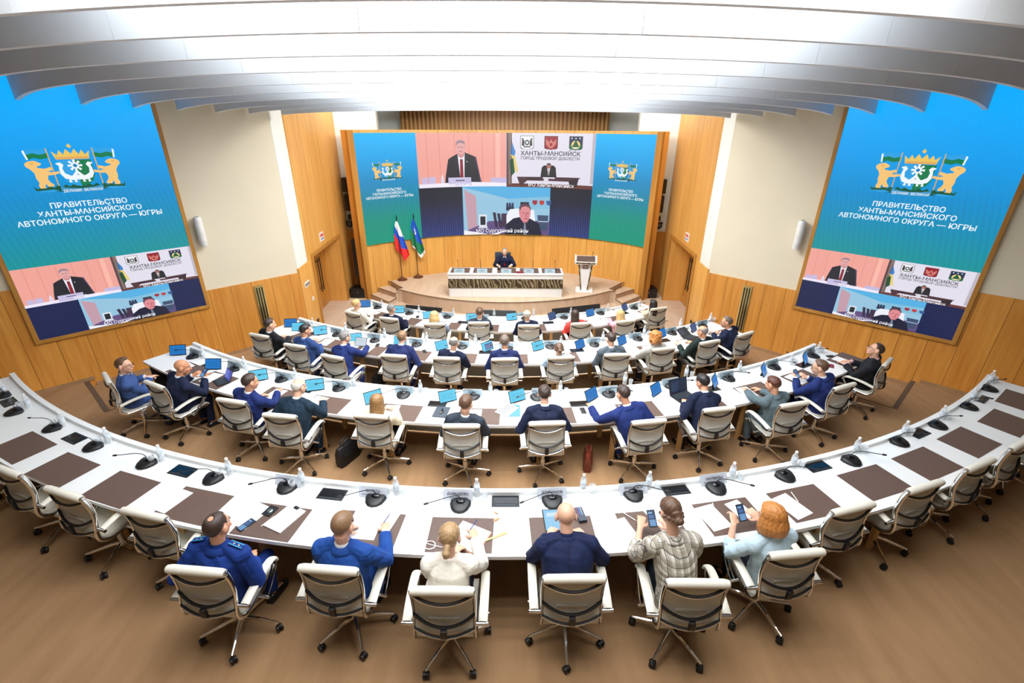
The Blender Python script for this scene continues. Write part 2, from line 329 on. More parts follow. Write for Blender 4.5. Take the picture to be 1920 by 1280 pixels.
ITEMS={'paper_c0': (-3.319, 3.563), 'p1_sheet': (-2.447, 3.374), 'p1_stack': (-2.106, 3.33), 'p1_badge': (-2.289, 3.423), 'p1_phone': (-2.429, 3.25), 'p1_pen': (-2.25, 3.296), 'p2_sheet': (-1.344, 3.309), 'p2_sheet2': (-1.169, 3.343), 'p3_book': (-0.372, 3.122), 'p3_coil': (-0.71, 3.031), 'p3_ear1': (-0.146, 3.418), 'p3_ear2': (-0.14, 3.331), 'p3_stick': (-0.135, 3.13), 'p4_tab': (0.397, 3.329), 'p4_case': (0.653, 3.383), 'p5_paper': (1.017, 3.199), 'p5_pen': (1.114, 3.373), 'p5_paper2': (1.422, 3.362), 'p6_paper': (1.899, 3.379), 'p6_paper2': (2.195, 3.47), 'p6_pen': (1.954, 3.496), 'c7_paper': (2.724, 3.53), 'c7_pen': (2.817, 3.654), 'kb': (-4.58, 6.519), 'kbs': (-4.539, 6.724), 'case2': (-0.997, 5.696), 'mag': (-0.04, 5.747), 'ph2': (1.02, 5.757), 'lap2': (2.587, 6.139), 'ph18': (5.663, 7.568), 'red18': (5.437, 7.196), 'ph3a': (-2.665, 8.511), 'ph3b': (-1.686, 8.232), 'lap3': (3.698, 8.933), 'ph4': (-2.336, 10.898), 'bag': (-2.368, 5.577), 'bag2': (1.096, 5.486), 'bag3': (-2.634, 8.232)}
# ================================================================ the hall
Z = [0, .966, .609, .339, 0.0]                         # floor level of each row (1 = nearest, 4 = by the stage)
CY = [0, 15.44, 16.5, 17.45, 16.9]                     # centre of each row's arc
RIM = [0, 11.73, 10.26, 8.84, 6.04]
EDGE = [0, 12.52, 11.12, 9.73, 6.88]
SPAN = [0, (-37.1, 38.0), (-33.6, 34.5), (-31.2, 31.5), (-36.5, 36.5)]
def pol(r, a, R): return (CX + R*math.sin(R_(a)), CY[r] - R*math.cos(R_(a)))

AL, AR, DL, DR = .777, .766, 11.28, 11.20
WL = Matrix(((math.cos(AL), -math.sin(AL), 0, -math.sin(AL)*DL), (math.sin(AL), math.cos(AL), 0, math.cos(AL)*DL), (0, 0, 1, 0), (0, 0, 0, 1)))
WR = Matrix(((math.cos(AR), math.sin(AR), 0, math.sin(AR)*DR), (-math.sin(AR), math.cos(AR), 0, math.cos(AR)*DR), (0, 0, 1, 0), (0, 0, 0, 1)))
def wl(s, z=0, y=0): return WL @ Vector((s, y, z))
def wr(s, z=0, y=0): return WR @ Vector((-s, y, z))
S_NEAR, SL_FAR, SR_FAR = -9.0, 3.99, 4.27
TOP = 6.7

# ---- floors
def arc_pts(cy, R, a0, a1, n=48): return [(CX + R*math.sin(R_(a0+(a1-a0)*i/n)), cy - R*math.cos(R_(a0+(a1-a0)*i/n))) for i in range(n+1)]
def wall_hit(cy, R, side):
    for i in range(9000):
        a = i*.01*(-1 if side == 'L' else 1); p = Vector((CX + R*math.sin(R_(a)), cy - R*math.cos(R_(a)), 0))
        q = (WL if side == 'L' else WR).inverted() @ p
        if q.y > -.001: return a
    return 60
xy = lambda p: (p.x, p.y)
back = [xy(wr(S_NEAR)), (14.6, -5.0), (-14.6, -5.0), xy(wl(S_NEAR))]
f0 = MB().prism([xy(wl(SL_FAR)), (-5.30, 14.4), (-5.3, 17.5), (5.0, 17.5), (4.95, 14.4), xy(wr(SR_FAR)), *back], -.15, 0.0)
struct(f0.build('floor', M['carpet_stage'], smooth=False))
aL, aR = wall_hit(CY[1], RIM[1]+.02, 'L'), wall_hit(CY[1], RIM[1]+.02, 'R')
t1 = arc_pts(CY[1], RIM[1]+.02, aL, aR, 70) + back
struct(MB().prism(t1, Z[2], Z[1]).build('floor', M['carpet'], smooth=False))
e2 = arc_pts(CY[2], RIM[2]+.02, SPAN[2][0], SPAN[2][1], 60)
P1, Q1 = (-6.88, 6.82), (6.68, 7.05)
t2 = [xy(wl(-.25)), P1] + e2 + [Q1, xy(wr(-.02))] + back
struct(MB().prism(t2, Z[3], Z[2]).build('floor', M['carpet'], smooth=False))
e3 = arc_pts(CY[3], RIM[3]+.02, SPAN[3][0], SPAN[3][1], 60)
t3 = [xy(wl(3.5))] + e3 + [xy(wr(3.8))] + back
struct(MB().prism(t3, 0, Z[3]).build('floor', M['carpet'], smooth=False))
struct(MB().prism([xy(wl(2.0)), xy(wl(-.25)), P1, e2[0]], Z[3], .485).build('floor', M['carpet'], smooth=False))
struct(MB().prism([xy(wr(2.2)), e2[-1], Q1, xy(wr(-.02))], Z[3], .485).build('floor', M['carpet'], smooth=False))
def strip(name, pts, w, z, h=.006, mat=None):
    m = MB()
    for a, b in zip(pts, pts[1:]):
        a = Vector((*a, 0)); b = Vector((*b, 0)); d = (b-a).normalized(); q = Vector((-d.y, d.x, 0))*w/2
        m.add([a-q+Vector((0, 0, z)), b-q+Vector((0, 0, z)), b+q+Vector((0, 0, z)), a+q+Vector((0, 0, z)),
               a-q+Vector((0, 0, z+h)), b-q+Vector((0, 0, z+h)), b+q+Vector((0, 0, z+h)), a+q+Vector((0, 0, z+h))],
              [(3,2,1,0),(4,5,6,7),(0,1,5,4),(1,2,6,5),(2,3,7,6),(3,0,4,7)])
    return struct(m.build(name, mat or M['nosing'], smooth=False))
strip('trim_1', [xy(wl(-.25, 0, -.02)), P1], .075, Z[2])
strip('trim_2', [P1, e2[0]], .018, Z[2])
strip('trim_3', [xy(wr(-.02, 0, -.02)), Q1], .075, Z[2])
strip('trim_4', [Q1, e2[-1]], .018, Z[2])
strip('trim_5', [xy(wl(2.0, 0, -.02)), e2[0]], .05, .485)
strip('trim_6', [xy(wr(2.2, 0, -.02)), e2[-1]], .05, .485)

# ---- side walls: plaster above, boards below (the boards step up beside the big screens)
def side_wall(W, flip, far, scr_near, name, lo, hi):
    g = (lambda s: -s) if flip else (lambda s: s)
    def seg(s0, s1): a, b = sorted((g(s0), g(s1))); return (a+b)/2, b-a
    c, w = seg(S_NEAR-.02, far); m = MB().box((c, .15, 3.3), (w, .3, 7.0))
    struct(m.build('wall_'+name, M['plaster'], M=W, smooth=False))
    c, w = seg(scr_near+.3, far)
    m = MB().box((c, -.015, hi/2), (w, .03, hi)); c2, w2 = seg(S_NEAR, scr_near+.3); m.box((c2, -.015, lo/2), (w2, .03, lo))
    struct(m.build('wall_'+name, M['wood_wall'], M=W, smooth=False))
    bb = MB()
    for s0, s1, z in ((S_NEAR, -.12, Z[2]), (-.12, 2.0, .485), (2.0, far, Z[3])):
        c, w = seg(s0, s1); bb.box((c, -.038, z+.035), (w, .016, .07))
    struct(bb.build('baseboard_'+name, M['carpet'], M=W, smooth=False))
side_wall(WL, False, SL_FAR, -.6, 'left', 2.52, 1.875)
side_wall(WR, True, SR_FAR, -.3, 'right', 2.49, 1.885)

# ---- door walls (between the side walls and the stage wall)
LA, LB = Vector((-5.06, 10.85, 0)), Vector((-5.25, 14.45, 0))
RA, RB = Vector((4.69, 11.03, 0)), Vector((4.86, 14.55, 0))
def door_frame_mat(A, B, left):
    d = (B-A).normalized()
    if left: X = d; O = A
    else: X = -d; O = B
    Y = Vector((0, 0, 1)).cross(X)
    return Matrix(((X.x, Y.x, 0, O.x), (X.y, Y.y, 0, O.y), (0, 0, 1, 0), (0, 0, 0, 1))), (B-A).length
def door_wall(A, B, left, k):
    W, L = door_frame_mat(A, B, left); side = 'left' if left else 'right'
    g = (lambda t: t) if left else (lambda t: L-t)
    def bx(m, t0, t1, z0, z1, y0, y1, bev=0):
        a, b = sorted((g(t0), g(t1))); m.box(((a+b)/2, (y0+y1)/2, (z0+z1)/2), (b-a, abs(y1-y0), z1-z0), None, bev)
    o0, o1, oh = .98, 3.32, 2.0
    m = MB(); bx(m, 0, .68, 1.9, 6.7, 0, .25)
    struct(m.build('wall_'+side, M['white_wall'], M=W, smooth=False))
    m = MB(); bx(m, .68, o0, 0, 6.7, -.03, .25); bx(m, o1, L, 0, 6.7, -.03, .25); bx(m, o0, o1, oh, 6.7, -.03, .25)
    bx(m, -.02, .68, 0, 1.97, -.03, .2)
    bx(m, o0-.1, o0, 0, oh+.1, .25, .75); bx(m, o1, o1+.1, 0, oh+.1, .25, .75); bx(m, o0, o1, oh, oh+.1, .25, .75)
    struct(m.build('wall_'+side, M['wood_stage'], M=W, smooth=False))
    fl = MB(); bx(fl, o0-.1, o1+.1, -.1, -.002, -.02, .75); struct(fl.build('floor', M['carpet_stage'], M=W, smooth=False))
    d = MB(); bx(d, o0, o1, 0, oh, .56, .60); door = struct(d.build('door_%d' % k, M['wood_door'], M=W, smooth=False))
    mid = 2.68
    for t0, t1 in ((o0+.01, mid-.006), (mid+.006, o1-.01)):
        lf = MB(); bx(lf, t0, t1, .012, oh-.01, .52, .56, .004)
        for a, b in ((t0, t0+.16), (t1-.16, t1)): bx(lf, a, b, .012, oh-.01, .505, .52, .004)
        bx(lf, t0+.16, t1-.16, .012, .26, .505, .52, .004); bx(lf, t0+.16, t1-.16, oh-.17, oh-.01, .505, .52, .004)
        bx(lf, (t0+t1)/2-.12, (t0+t1)/2-.10, .26, oh-.17, .51, .52); bx(lf, (t0+t1)/2+.10, (t0+t1)/2+.12, .26, oh-.17, .51, .52)
        leaf = lf.build('door_leaf', M['wood_door'], door, smooth=False)
        tt = mid-.09 if t1 < mid+.01 else mid+.09
        h = MB(); x = g(tt); h.tube([(x, .44, .55), (x, .44, 1.55)], .016, 8)
        for z in (.65, 1.45): h.tube([(x, .44, z), (x, .51, z)], .012, 8)
        h.build('handle', M['black'], leaf)
    fr = MB()
    for a, b, z0, z1 in ((o0-.10, o0, 0, oh+.10), (o1, o1+.10, 0, oh+.10), (o0, o1, oh, oh+.10)): bx(fr, a, b, z0, z1, -.06, -.03, .008)
    fr.build('door_frame', M['wood_trim'], door, smooth=False)
    # sign above the door
    m = MB(); bx(m, 1.72, 2.0, 2.22, 2.44, -.05, -.03)
    s = m.build('door_sign', M['white_plastic'], M=W, smooth=False)
    tag(s, 'white notice with red and blue print above the %s double door' % side, 'sign')
    p = MB()
    for q in range(4): bx(p, 1.75+.058*q, 1.75+.058*q+.046, 2.335, 2.405, -.052, -.05)
    p.build('red_print', M['red'], s, smooth=False)
    p = MB()
    for q in range(5): bx(p, 1.76+.043*q, 1.76+.043*q+.03, 2.26, 2.30, -.052, -.05)
    p.build('blue_print', M['blue'], s, smooth=False)
    return W, g
WLD, gL = door_wall(LA, LB, True, 1)
WRD, gR = door_wall(RA, RB, False, 2)

def on_wall(name, W, x, z, w, h, mat, label, cat, d=.02, y=-.03):
    o = MB().box((0, -d/2, 0), (w, d, h), None, .004).build(name, mat, M=W @ Matrix.Translation((x, y, z)))
    return tag(o, label, cat)
sp = on_wall('switch_panel', WLD, .30, 1.50, .30, .13, M['white_plastic'], 'white three-gang switch plate on wood pier left of stage', 'switch')
for q in range(3): MB().box((-.09+.09*q, -.022, 0), (.05, .006, .07), None, .003).build('rocker', M['black'], sp)
on_wall('thermostat', WLD, .52, 1.05, .10, .09, M['white_plastic'], 'small white square wall control beside the left door frame', 'control')
on_wall('floor_outlet', WLD, .60, .42, .12, .09, M['black'], 'black socket outlet low on the left wood pier', 'outlet')
on_wall('floor_outlet', WRD, gR(.45), .42, .12, .09, M['black'], 'black socket outlet low on the right wood pier', 'outlet')

# ---- niches beside the stage wall
for sx, side in ((-1, 'left'), (1, 'right')):
    x0, x1 = (-5.45, -4.0) if sx < 0 else (3.7, 5.05)
    m = MB().box(((x0+x1)/2, 15.35, 4.35), (x1-x0, .2, 4.7)); struct(m.build('wall_'+side, M['white_wall'], smooth=False))
    m = MB().box(((x0+x1)/2, 15.33, 1.0), (x1-x0, .24, 2.0)); struct(m.build('wall_'+side, M['wood_wall'], smooth=False))
    xa = -5.30 if sx < 0 else 4.92
    m = MB().box((xa, 15.0, 3.35), (.1, 1.3, 6.7)); struct(m.build('wall_'+side, M['wood_stage'], smooth=False))
m = MB().box((CX, 17.75, 3.35), (11, .3, 6.7)); struct(m.build('wall_back', M['white_wall'], smooth=False))
for x in (-5.35, 5.0): struct(MB().box((x, 16.5, 3.35), (.2, 2.4, 6.7)).build('wall_side', M['white_wall'], smooth=False))
m = MB(); m.box((0, -5.1, 3.3), (30, .2, 7.2)); struct(m.build('wall_rear', M['plaster'], smooth=False))
for sx in (-1, 1): struct(MB().box((sx*14.55, -1.7, 3.3), (.2, 7.2, 7.2)).build('wall_rear', M['plaster'], smooth=False))

# ---- slatted wood wall and soffit above the stage screen
sl = MB(); n_sl = 50
for i in range(n_sl):
    x = -3.62 + i*(6.68/(n_sl-1)); sl.box((x, 17.18, 5.2), (.065, .10, 1.9))
    sl.box((x, 15.9, 5.62), (.065, 2.5, .10))
o = sl.build('slat_screen', M['wood_leg'], smooth=False)
tag(o, 'vertical oak slats with slatted soffit above the curved stage screen', 'slat screen')
MB().box((-.28, 17.26, 5.2), (6.9, .04, 1.9)).build('backing', M['wood_trim'], o, smooth=False)

# ---- ceiling slab and hanging baffles
struct(MB().prism([(-15, -5.2), (15, -5.2), (15, 18), (-15, 18)], 6.7, 6.9).build('ceiling', M['baffle'], smooth=False))
ORD = ['nearest', 'second nearest', 'third nearest', 'fourth nearest', 'fifth nearest', 'sixth nearest', 'seventh nearest', 'eighth nearest', 'second closest to the stage', 'closest to the stage']
ENDL = [.34, .34, .33, .31, .27, .24, .22, .19, .18, .17]; ENDR = [.29, .28, .27, .25, .23, .21, .20, .18, .18, .16]
def baffle(r, hc, hl, hr, label):
    cy = 16.5; a0, a1 = wall_hit(cy, r, 'L')+1.2, wall_hit(cy, r, 'R')-1.2
    a0 = max(a0, -43); a1 = min(a1, 43)
    m = MB(); nseg = 9; NN = 72; th = .065; rings = []
    for i in range(NN+1):
        a = a0 + (a1-a0)*i/NN; t = abs(a/(a0 if a < 0 else a1)); he = hl if a < 0 else hr
        zb = CAM_H + hc + (he-hc)*(.55*t**2 + .45*t**7); zt = CAM_H + hc + .95
        s_, c_ = math.sin(R_(a)), math.cos(R_(a)); ri, ro = r-th/2, r+th/2
        P = lambda R, z: Vector((CX + R*s_, cy - R*c_, z))
        rings.append([P(ro, zb), P(ri, zb), P(ri, zt), P(ro, zt)])
    # panels with a hairline gap between them
    for q in range(nseg):
        i0, i1 = q*NN//nseg, (q+1)*NN//nseg
        rr = [list(x) for x in rings[i0:i1+1]]
        if q: rr[0] = [p + (rings[i0+1][k]-p)*.010 for k, p in enumerate(rings[i0])]
        if q < nseg-1: rr[-1] = [p + (rings[i1-1][k]-p)*.010 for k, p in enumerate(rings[i1])]
        m.loft(rr)
    o = m.build('ceiling_baffle', M['baffle'], smooth=True, angle=30)
    tag(o, label, 'ceiling baffle', 'white baffles hanging under the ceiling')
for i, (r, h) in enumerate(zip(BAFF_R, BAFF_H)):
    baffle(r, h, ENDL[i], ENDR[i], 'curved white ceiling baffle, the one %s' % (ORD[i] if i > 7 else ORD[i] + ' to the viewer'))

# ---- stage wall: a curved board wall that carries the big screen
SW_C, SW_R = (-.2, 10.55), 5.85
def arc_wall(R0, R1, a0, a1, z0, z1, n=64):
    m = MB(); rings = []
    for i in range(n+1):
        a = R_(a0+(a1-a0)*i/n); rings.append([Vector((R*math.sin(a), R*math.cos(a), z)) for R, z in ((R0, z0), (R1, z0), (R1, z1), (R0, z1))])
    return m.loft(rings)
struct(arc_wall(SW_R, SW_R+.25, -49.6, 49.0, 0, 4.93).build('wall_stage', M['wood_arc'], M=Matrix.Translation((*SW_C, 0)), smooth=False))
for a0, a1 in ((-49.7, -47.85), (47.25, 49.1)):
    struct(arc_wall(SW_R-.10, SW_R+.01, a0, a1, 0, 4.93, 3).build('trim_7' if a0 < 0 else 'trim_8', M['wood_trim'], M=Matrix.Translation((*SW_C, 0)), smooth=False))

# ---- stage platform with steps
SZ = .40
def mir(p): return (-.4 - p[0], p[1])
c0, c1, c2 = (-4.16, 15.06), (-3.45, 14.26), (-3.62, 14.09)
front = []
for i in range(41):
    x = -3.62 + (6.84)*i/40; dx = x + .2; front.append((x, 12.95 + 5.37 - math.sqrt(5.37**2 - dx*dx)))
front[0] = c2; front[-1] = mir(c2)
backarc = [(SW_C[0] + (SW_R-.005)*math.sin(R_(a)), SW_C[1] + (SW_R-.005)*math.cos(R_(a))) for a in [40.5 - 81*i/40 for i in range(41)]]
stage_poly = [c1] + front + [mir(c1)] + backarc
struct(MB().prism(stage_poly, 0, SZ).build('floor', M['carpet_stage'], smooth=False))
def off(p, dx, dy, flip): q = (p[0]+dx, p[1]+dy); return mir(q) if flip else q
for flip in (False, True):
    A, B = c0, c1
    s2 = [off(A, 0, 0, flip), off(B, 0, 0, flip), off(c2, 0, -.04, flip), off(A, -.16, -.42, flip)]
    s1 = [off(A, -.16, -.42, flip), off(c2, 0, -.04, flip), off(c2, -.14, -.44, flip), off(A, -.38, -.66, flip)]
    struct(MB().prism(s2, 0, SZ*2/3).build('floor', M['carpet_stage'], smooth=False))
    struct(MB().prism(s1, 0, SZ/3).build('floor', M['carpet_stage'], smooth=False))
    k = 9 if not flip else 12
    strip('trim_%d' % k, [s2[0], s2[1]], .035, SZ)
    strip('trim_%d' % (k+1), [s2[3], s2[2]], .035, SZ*2/3)
    strip('trim_%d' % (k+2), [s1[3], s1[2], s1[1]], .035, SZ/3)
strip('trim_15', [c1] + front + [mir(c1)], .035, SZ)

# ---- vents and tubular speakers on the side walls
def vent(W, x, side):
    v = MB().box((0, -.012, 0), (.20, .024, 1.12), None, .004).build('wall_vent', M['brass'], M=W @ Matrix.Translation((x, -.03, 1.21)))
    tag(v, 'tall slotted vent with pale frame in the %s wood wall' % side, 'vent')
    for q in range(3): MB().box((-.055+.055*q, -.026, 0), (.026, .008, 1.04)).build('slot', M['black'], v, smooth=False)
vent(WL, 3.07, 'left'); vent(WR, -3.30, 'right')
def tube_speaker(W, x, z, side):
    m = MB().lathe([(.02, -.30), (.06, -.29), (.075, -.26), (.075, .26), (.06, .29), (.02, .30)], (0, -.12, 0), 18)
    o = m.build('wall_speaker', M['white_plastic'], M=W @ Matrix.Translation((x, 0, z)))
    tag(o, 'white cylindrical column speaker on the plaster of the %s wall' % side, 'speaker')
    MB().box((0, -.03, 0), (.05, .06, .30)).build('bracket', M['steel'], o)
    MB().lathe([(.002, .301), (.03, .302), (.03, .306), (.002, .307)], (0, -.12, 0), 12).build('cap', M['steel'], o)
tube_speaker(WL, 2.22, 3.10, 'left'); tube_speaker(WR, -2.52, 3.05, 'right')
# ================================================================ the three LED screens
def text_shape(body, size, bold=0.0, align='CENTER'):
    cu = bpy.data.curves.new('lettering', 'FONT'); cu.body = body; cu.size = size; cu.align_x = align
    cu.offset = bold; cu.resolution_u = 2
    ob = bpy.data.objects.new('lettering', cu); COL.objects.link(ob)
    bpy.context.view_layer.update(); dg = bpy.context.evaluated_depsgraph_get()
    me = bpy.data.meshes.new_from_object(ob.evaluated_get(dg))
    vs = [(v.co.x, v.co.y) for v in me.vertices]; fs = [tuple(p.vertices) for p in me.polygons]
    bpy.data.objects.remove(ob); bpy.data.meshes.remove(me); bpy.data.curves.remove(cu)
    return vs, fs

class Art:
    """flat picture content: coloured shapes in (u, v), later shapes lie in front"""
    def __init__(s, u0=0, v0=0, su=1, sv=1, layer=0): s.items = []; s.o = (u0, v0, su, sv); s.l = layer
    def P(s, p): return (s.o[0] + p[0]*s.o[2], s.o[1] + p[1]*s.o[3])
    def poly(s, pts, c): s.items.append(([s.P(p) for p in pts], None, c, s.l)); s.l += 1; return s
    def rect(s, a, b, c, d, col): return s.poly([(a, c), (b, c), (b, d), (a, d)], col)
    def oval(s, x, y, rx, ry, col, n=20): return s.poly([(x + rx*math.cos(2*PI*k/n), y + ry*math.sin(2*PI*k/n)) for k in range(n)], col)
    def text(s, body, x, y, size, col, bold=0.0, xs=1.0, align='CENTER'):
        vs, fs = text_shape(body, size, bold, align)
        w = max(v[0] for v in vs) - min(v[0] for v in vs)
        X, Y = s.P((x, y)); s.items.append(([(X + v[0]*xs, Y + v[1]) for v in vs], fs, col, s.l)); s.l += 1; return s
    def build(s, name, mapping, parent, step=None, glow=1.0):
        mats = []; m = MB(); idx = {}
        for pts, fs, c, l in s.items:
            bm = bmesh.new(); V = [bm.verts.new((p[0], p[1], 0)) for p in pts]
            if fs is None:
                for t in tessellate_polygon([[Vector((p[0], p[1], 0)) for p in pts]]):
                    try: bm.faces.new([V[i] for i in t])
                    except ValueError: pass
            else:
                for t in fs:
                    try: bm.faces.new([V[i] for i in t])
                    except ValueError: pass
            if step:
                us = [p[0] for p in pts]; k = math.floor(min(us)/step)+1
                while k*step < max(us):
                    bmesh.ops.bisect_plane(bm, geom=bm.verts[:]+bm.edges[:]+bm.faces[:], plane_co=(k*step, 0, 0), plane_no=(1, 0, 0)); k += 1
            bm.normal_update()
            for f in bm.faces:
                if f.normal.z < 0: f.normal_flip()
            bm.verts.index_update()
            if c not in idx: idx[c] = len(mats); mats.append(emit('screen_pixels', rgb(*c), glow))
            m.mi = idx[c]
            m.add([mapping(v.co.x, v.co.y, l) for v in bm.verts], [[v.index for v in f.verts] for f in bm.faces]); bm.free()
        return m.build(name, mats, parent, smooth=False)

def screen_gradient(name, stops, z0, z1, arc, zs=None, amp=.16, pitch=.07):
    n = N(name); n.col((.01, .01, .01)).set(.3)
    sp = n.new('ShaderNodeSeparateXYZ'); n.link(n.obj(), sp.inputs[0])
    t = n.math('DIVIDE', n.math('SUBTRACT', sp.outputs[2], z0), z1-z0)
    c = n.ramp(t, [((z-z0)/(z1-z0), rgb(*k)) for z, k in stops])
    if arc:
        u = n.math('MULTIPLY', n.math('ARCTAN2', n.math('SUBTRACT', sp.outputs[0], SW_C[0]), n.math('SUBTRACT', sp.outputs[1], SW_C[1])), 5.8)
    else: u = n.math('ADD', sp.outputs[0], n.math('MULTIPLY', sp.outputs[2], .18))
    w = n.math('SINE', n.math('MULTIPLY', u, 2*PI/pitch))
    # fringe: every line ends at its own height
    top, bot = zs
    h = n.math('ADD', n.math('MULTIPLY', n.math('SINE', n.math('MULTIPLY', u, 2*PI/pitch*.5+.7)), .07), 0.0)
    mr = n.new('ShaderNodeMapRange'); mr.interpolation_type = 'SMOOTHSTEP'
    n.link(n.math('ADD', sp.outputs[2], h), mr.inputs[0])
    mr.inputs[1].default_value = top; mr.inputs[2].default_value = bot; mr.inputs[3].default_value = 0; mr.inputs[4].default_value = 1
    f = n.math('ADD', n.math('MULTIPLY', n.math('MULTIPLY', w, mr.outputs[0]), amp), 1.0)
    cc = n.new('ShaderNodeVectorMath', operation='SCALE'); n.link(c, cc.inputs[0]); n.link(f, cc.inputs['Scale'])
    n.link(cc.outputs[0], n.b.inputs['Emission Color']); n.b.inputs['Emission Strength'].default_value = 1.0
    return n.m

BEAR = [(205,165),(225,163),(240,170),(257,182),(250,192),(232,198),(228,206),(262,214),(298,204),(304,222),(275,232),(300,238),(334,231),(333,246),(300,254),(270,256),(262,280),(270,300),(284,316),(280,326),(255,328),(248,320),(246,306),(236,324),(240,334),(210,336),(206,318),(214,298),(206,270),(208,240),(194,215),(178,200),(174,184),(186,171)]
def emblem(u0, v0, w, layer=1):
    """arms of the region: shield with white bird, crown, two bears with flags, ribbon"""
    k = w/505.0; a = Art(u0, v0, k, -k, layer)
    O = (244, 196, 118); OL = (226, 170, 90); G = (0, 122, 72); DG = (14, 84, 50); B = (40, 160, 226); Wt = (240, 246, 250); GO = (236, 196, 92)
    zz = []
    for i in range(25):
        x = -245 + 490*i/24; zz.append((x, 92 + (10 if i % 2 else -6) + 8*abs(x)/245))
    a.poly(zz + [(235, 124), (90, 134), (0, 140), (-90, 134), (-235, 124)], DG)
    a.poly([(-250, 122), (-150, 116), (-120, 126), (-180, 132)], B); a.poly([(250, 122), (150, 116), (120, 126), (180, 132)], B)
    for s in (-1, 1):
        a.rect(s*118-3, s*118+3, -140, 95, OL)
        fl = [(s*121, -138), (s*160, -130), (s*190, -140), (s*226, -130)]
        a.poly(fl + [(s*224, -103), (s*190, -112), (s*160, -102), (s*121, -110)], B)
        a.poly([(s*121, -110), (s*160, -102), (s*190, -112), (s*224, -103), (s*220, -74), (s*190, -84), (s*160, -74), (s*121, -82)], G)
        a.poly([(s*226, -132), (s*236, -124), (s*228, -72), (s*219, -74)], Wt)
        a.poly([((-1 if s < 0 else 1)*-(x-437+15), y-230) for x, y in BEAR], O)
        a.poly([(s*222, -52), (s*206, -56), (s*200, -48), (s*214, -44)], OL)
    L = [(-92, -65), (0, -65), (0, 105), (-38, 92), (-72, 70), (-90, 30)]
    a.poly(L, B); a.poly([(-x, y) for x, y in L], G)
    sw = [(-98, -46), (-72, -52), (-58, -36), (-70, -14), (-64, 18), (-38, 34), (0, 31), (0, 60), (-38, 62), (-72, 50), (-88, 20), (-86, -14), (-82, -30)]
    a.poly(sw, Wt); a.poly([(-x, y) for x, y in sw], Wt)
    a.poly([(0, -2), (30, 34), (14, 44), (0, 22), (-14, 44), (-30, 34)], Wt)
    for s in (-50, -22, 22, 50): a.poly([(s-4, 58), (s+4, 58), (s+8, 76), (s-8, 76)], Wt)
    for q in range(8):
        c, s_ = math.cos(q*PI/4), math.sin(q*PI/4)
        a.poly([(c*14-s_*5, -30+s_*14+c*5), (c*38-s_*7, -30+s_*38+c*7), (c*38+s_*7, -30+s_*38-c*7), (c*14+s_*5, -30+s_*14-c*5)], Wt)
    a.oval(0, -30, 20, 20, Wt); a.oval(0, -30, 11, 11, (20, 130, 190))
    a.poly([(-86, -70), (-98, -122), (-72, -98), (-58, -128), (-40, -100), (-22, -134), (0, -104), (22, -134), (40, -100), (58, -128), (72, -98), (98, -122), (86, -70)], GO)
    a.rect(-86, 86, -86, -70, OL)
    a.poly([(-12, -150), (0, -168), (14, -152), (4, -138)], GO)
    a.poly([(-112, 100), (-60, 112), (0, 116), (60, 112), (112, 100), (114, 126), (60, 138), (0, 142), (-60, 138), (-114, 126)], (60, 150, 200))
    a.text('ДЕЛАМИ  ВЕЛИКАЯ', 0, 136, 23*k, Wt, .012*k*20, .95)
    return a

def win_speaker(a):
    a.rect(0, 1, 0, 1, (240, 164, 152))
    for x in (.11, .25, .42, .58, .73, .86): a.rect(x, x+.004, .08, 1, (214, 128, 112))
    a.rect(.88, .93, .08, 1, (250, 184, 170))
    a.poly([(.52, .62), (.60, .60), (.66, .56), (.70, .20), (.72, .08), (.5, .08)], (92, 72, 104))
    a.poly([(.30, .08), (.31, .22), (.345, .52), (.38, .56), (.45, .62), (.53, .645), (.60, .60), (.645, .55), (.69, .22), (.70, .08)], (30, 30, 40))
    a.poly([(.452, .61), (.532, .63), (.52, .15), (.475, .15)], (236, 232, 244)); a.poly([(.478, .52), (.508, .52), (.512, .15), (.472, .15)], (138, 30, 42))
    a.poly([(.455, .64), (.53, .65), (.522, .57), (.49, .54), (.462, .57)], (206, 140, 140))
    a.oval(.487, .73, .052, .125, (226, 166, 166)); a.poly([(.436, .74), (.437, .82), (.46, .86), (.50, .87), (.535, .84), (.54, .75), (.53, .80), (.49, .82), (.45, .80)], (150, 130, 140))
    a.rect(.462, .48, .735, .745, (70, 50, 60)); a.rect(.495, .515, .735, .745, (70, 50, 60)); a.rect(.472, .505, .655, .667, (170, 90, 96))
    a.oval(.40, .39, .006, .012, (30, 30, 40)); a.poly([(.385, .13), (.392, .13), (.404, .39), (.398, .39)], (40, 40, 50))
    a.oval(.555, .475, .006, .01, (240, 240, 250))
    for x0, x1, y in ((.035, .10, .19), (.11, .19, .20), (.82, 1, .17)): a.rect(x0, x1, .06, y, (196, 186, 222))
    a.rect(.25, .285, .05, .17, (220, 214, 236)); a.rect(.26, .275, .17, .23, (236, 232, 244))
    a.poly([(0, 0), (1, 0), (1, .07), (.6, .09), (0, .07)], (238, 232, 248))
    a.rect(.335, .595, .02, .18, (200, 192, 226)); a.rect(.42, .52, .11, .135, (110, 100, 130))
    return a
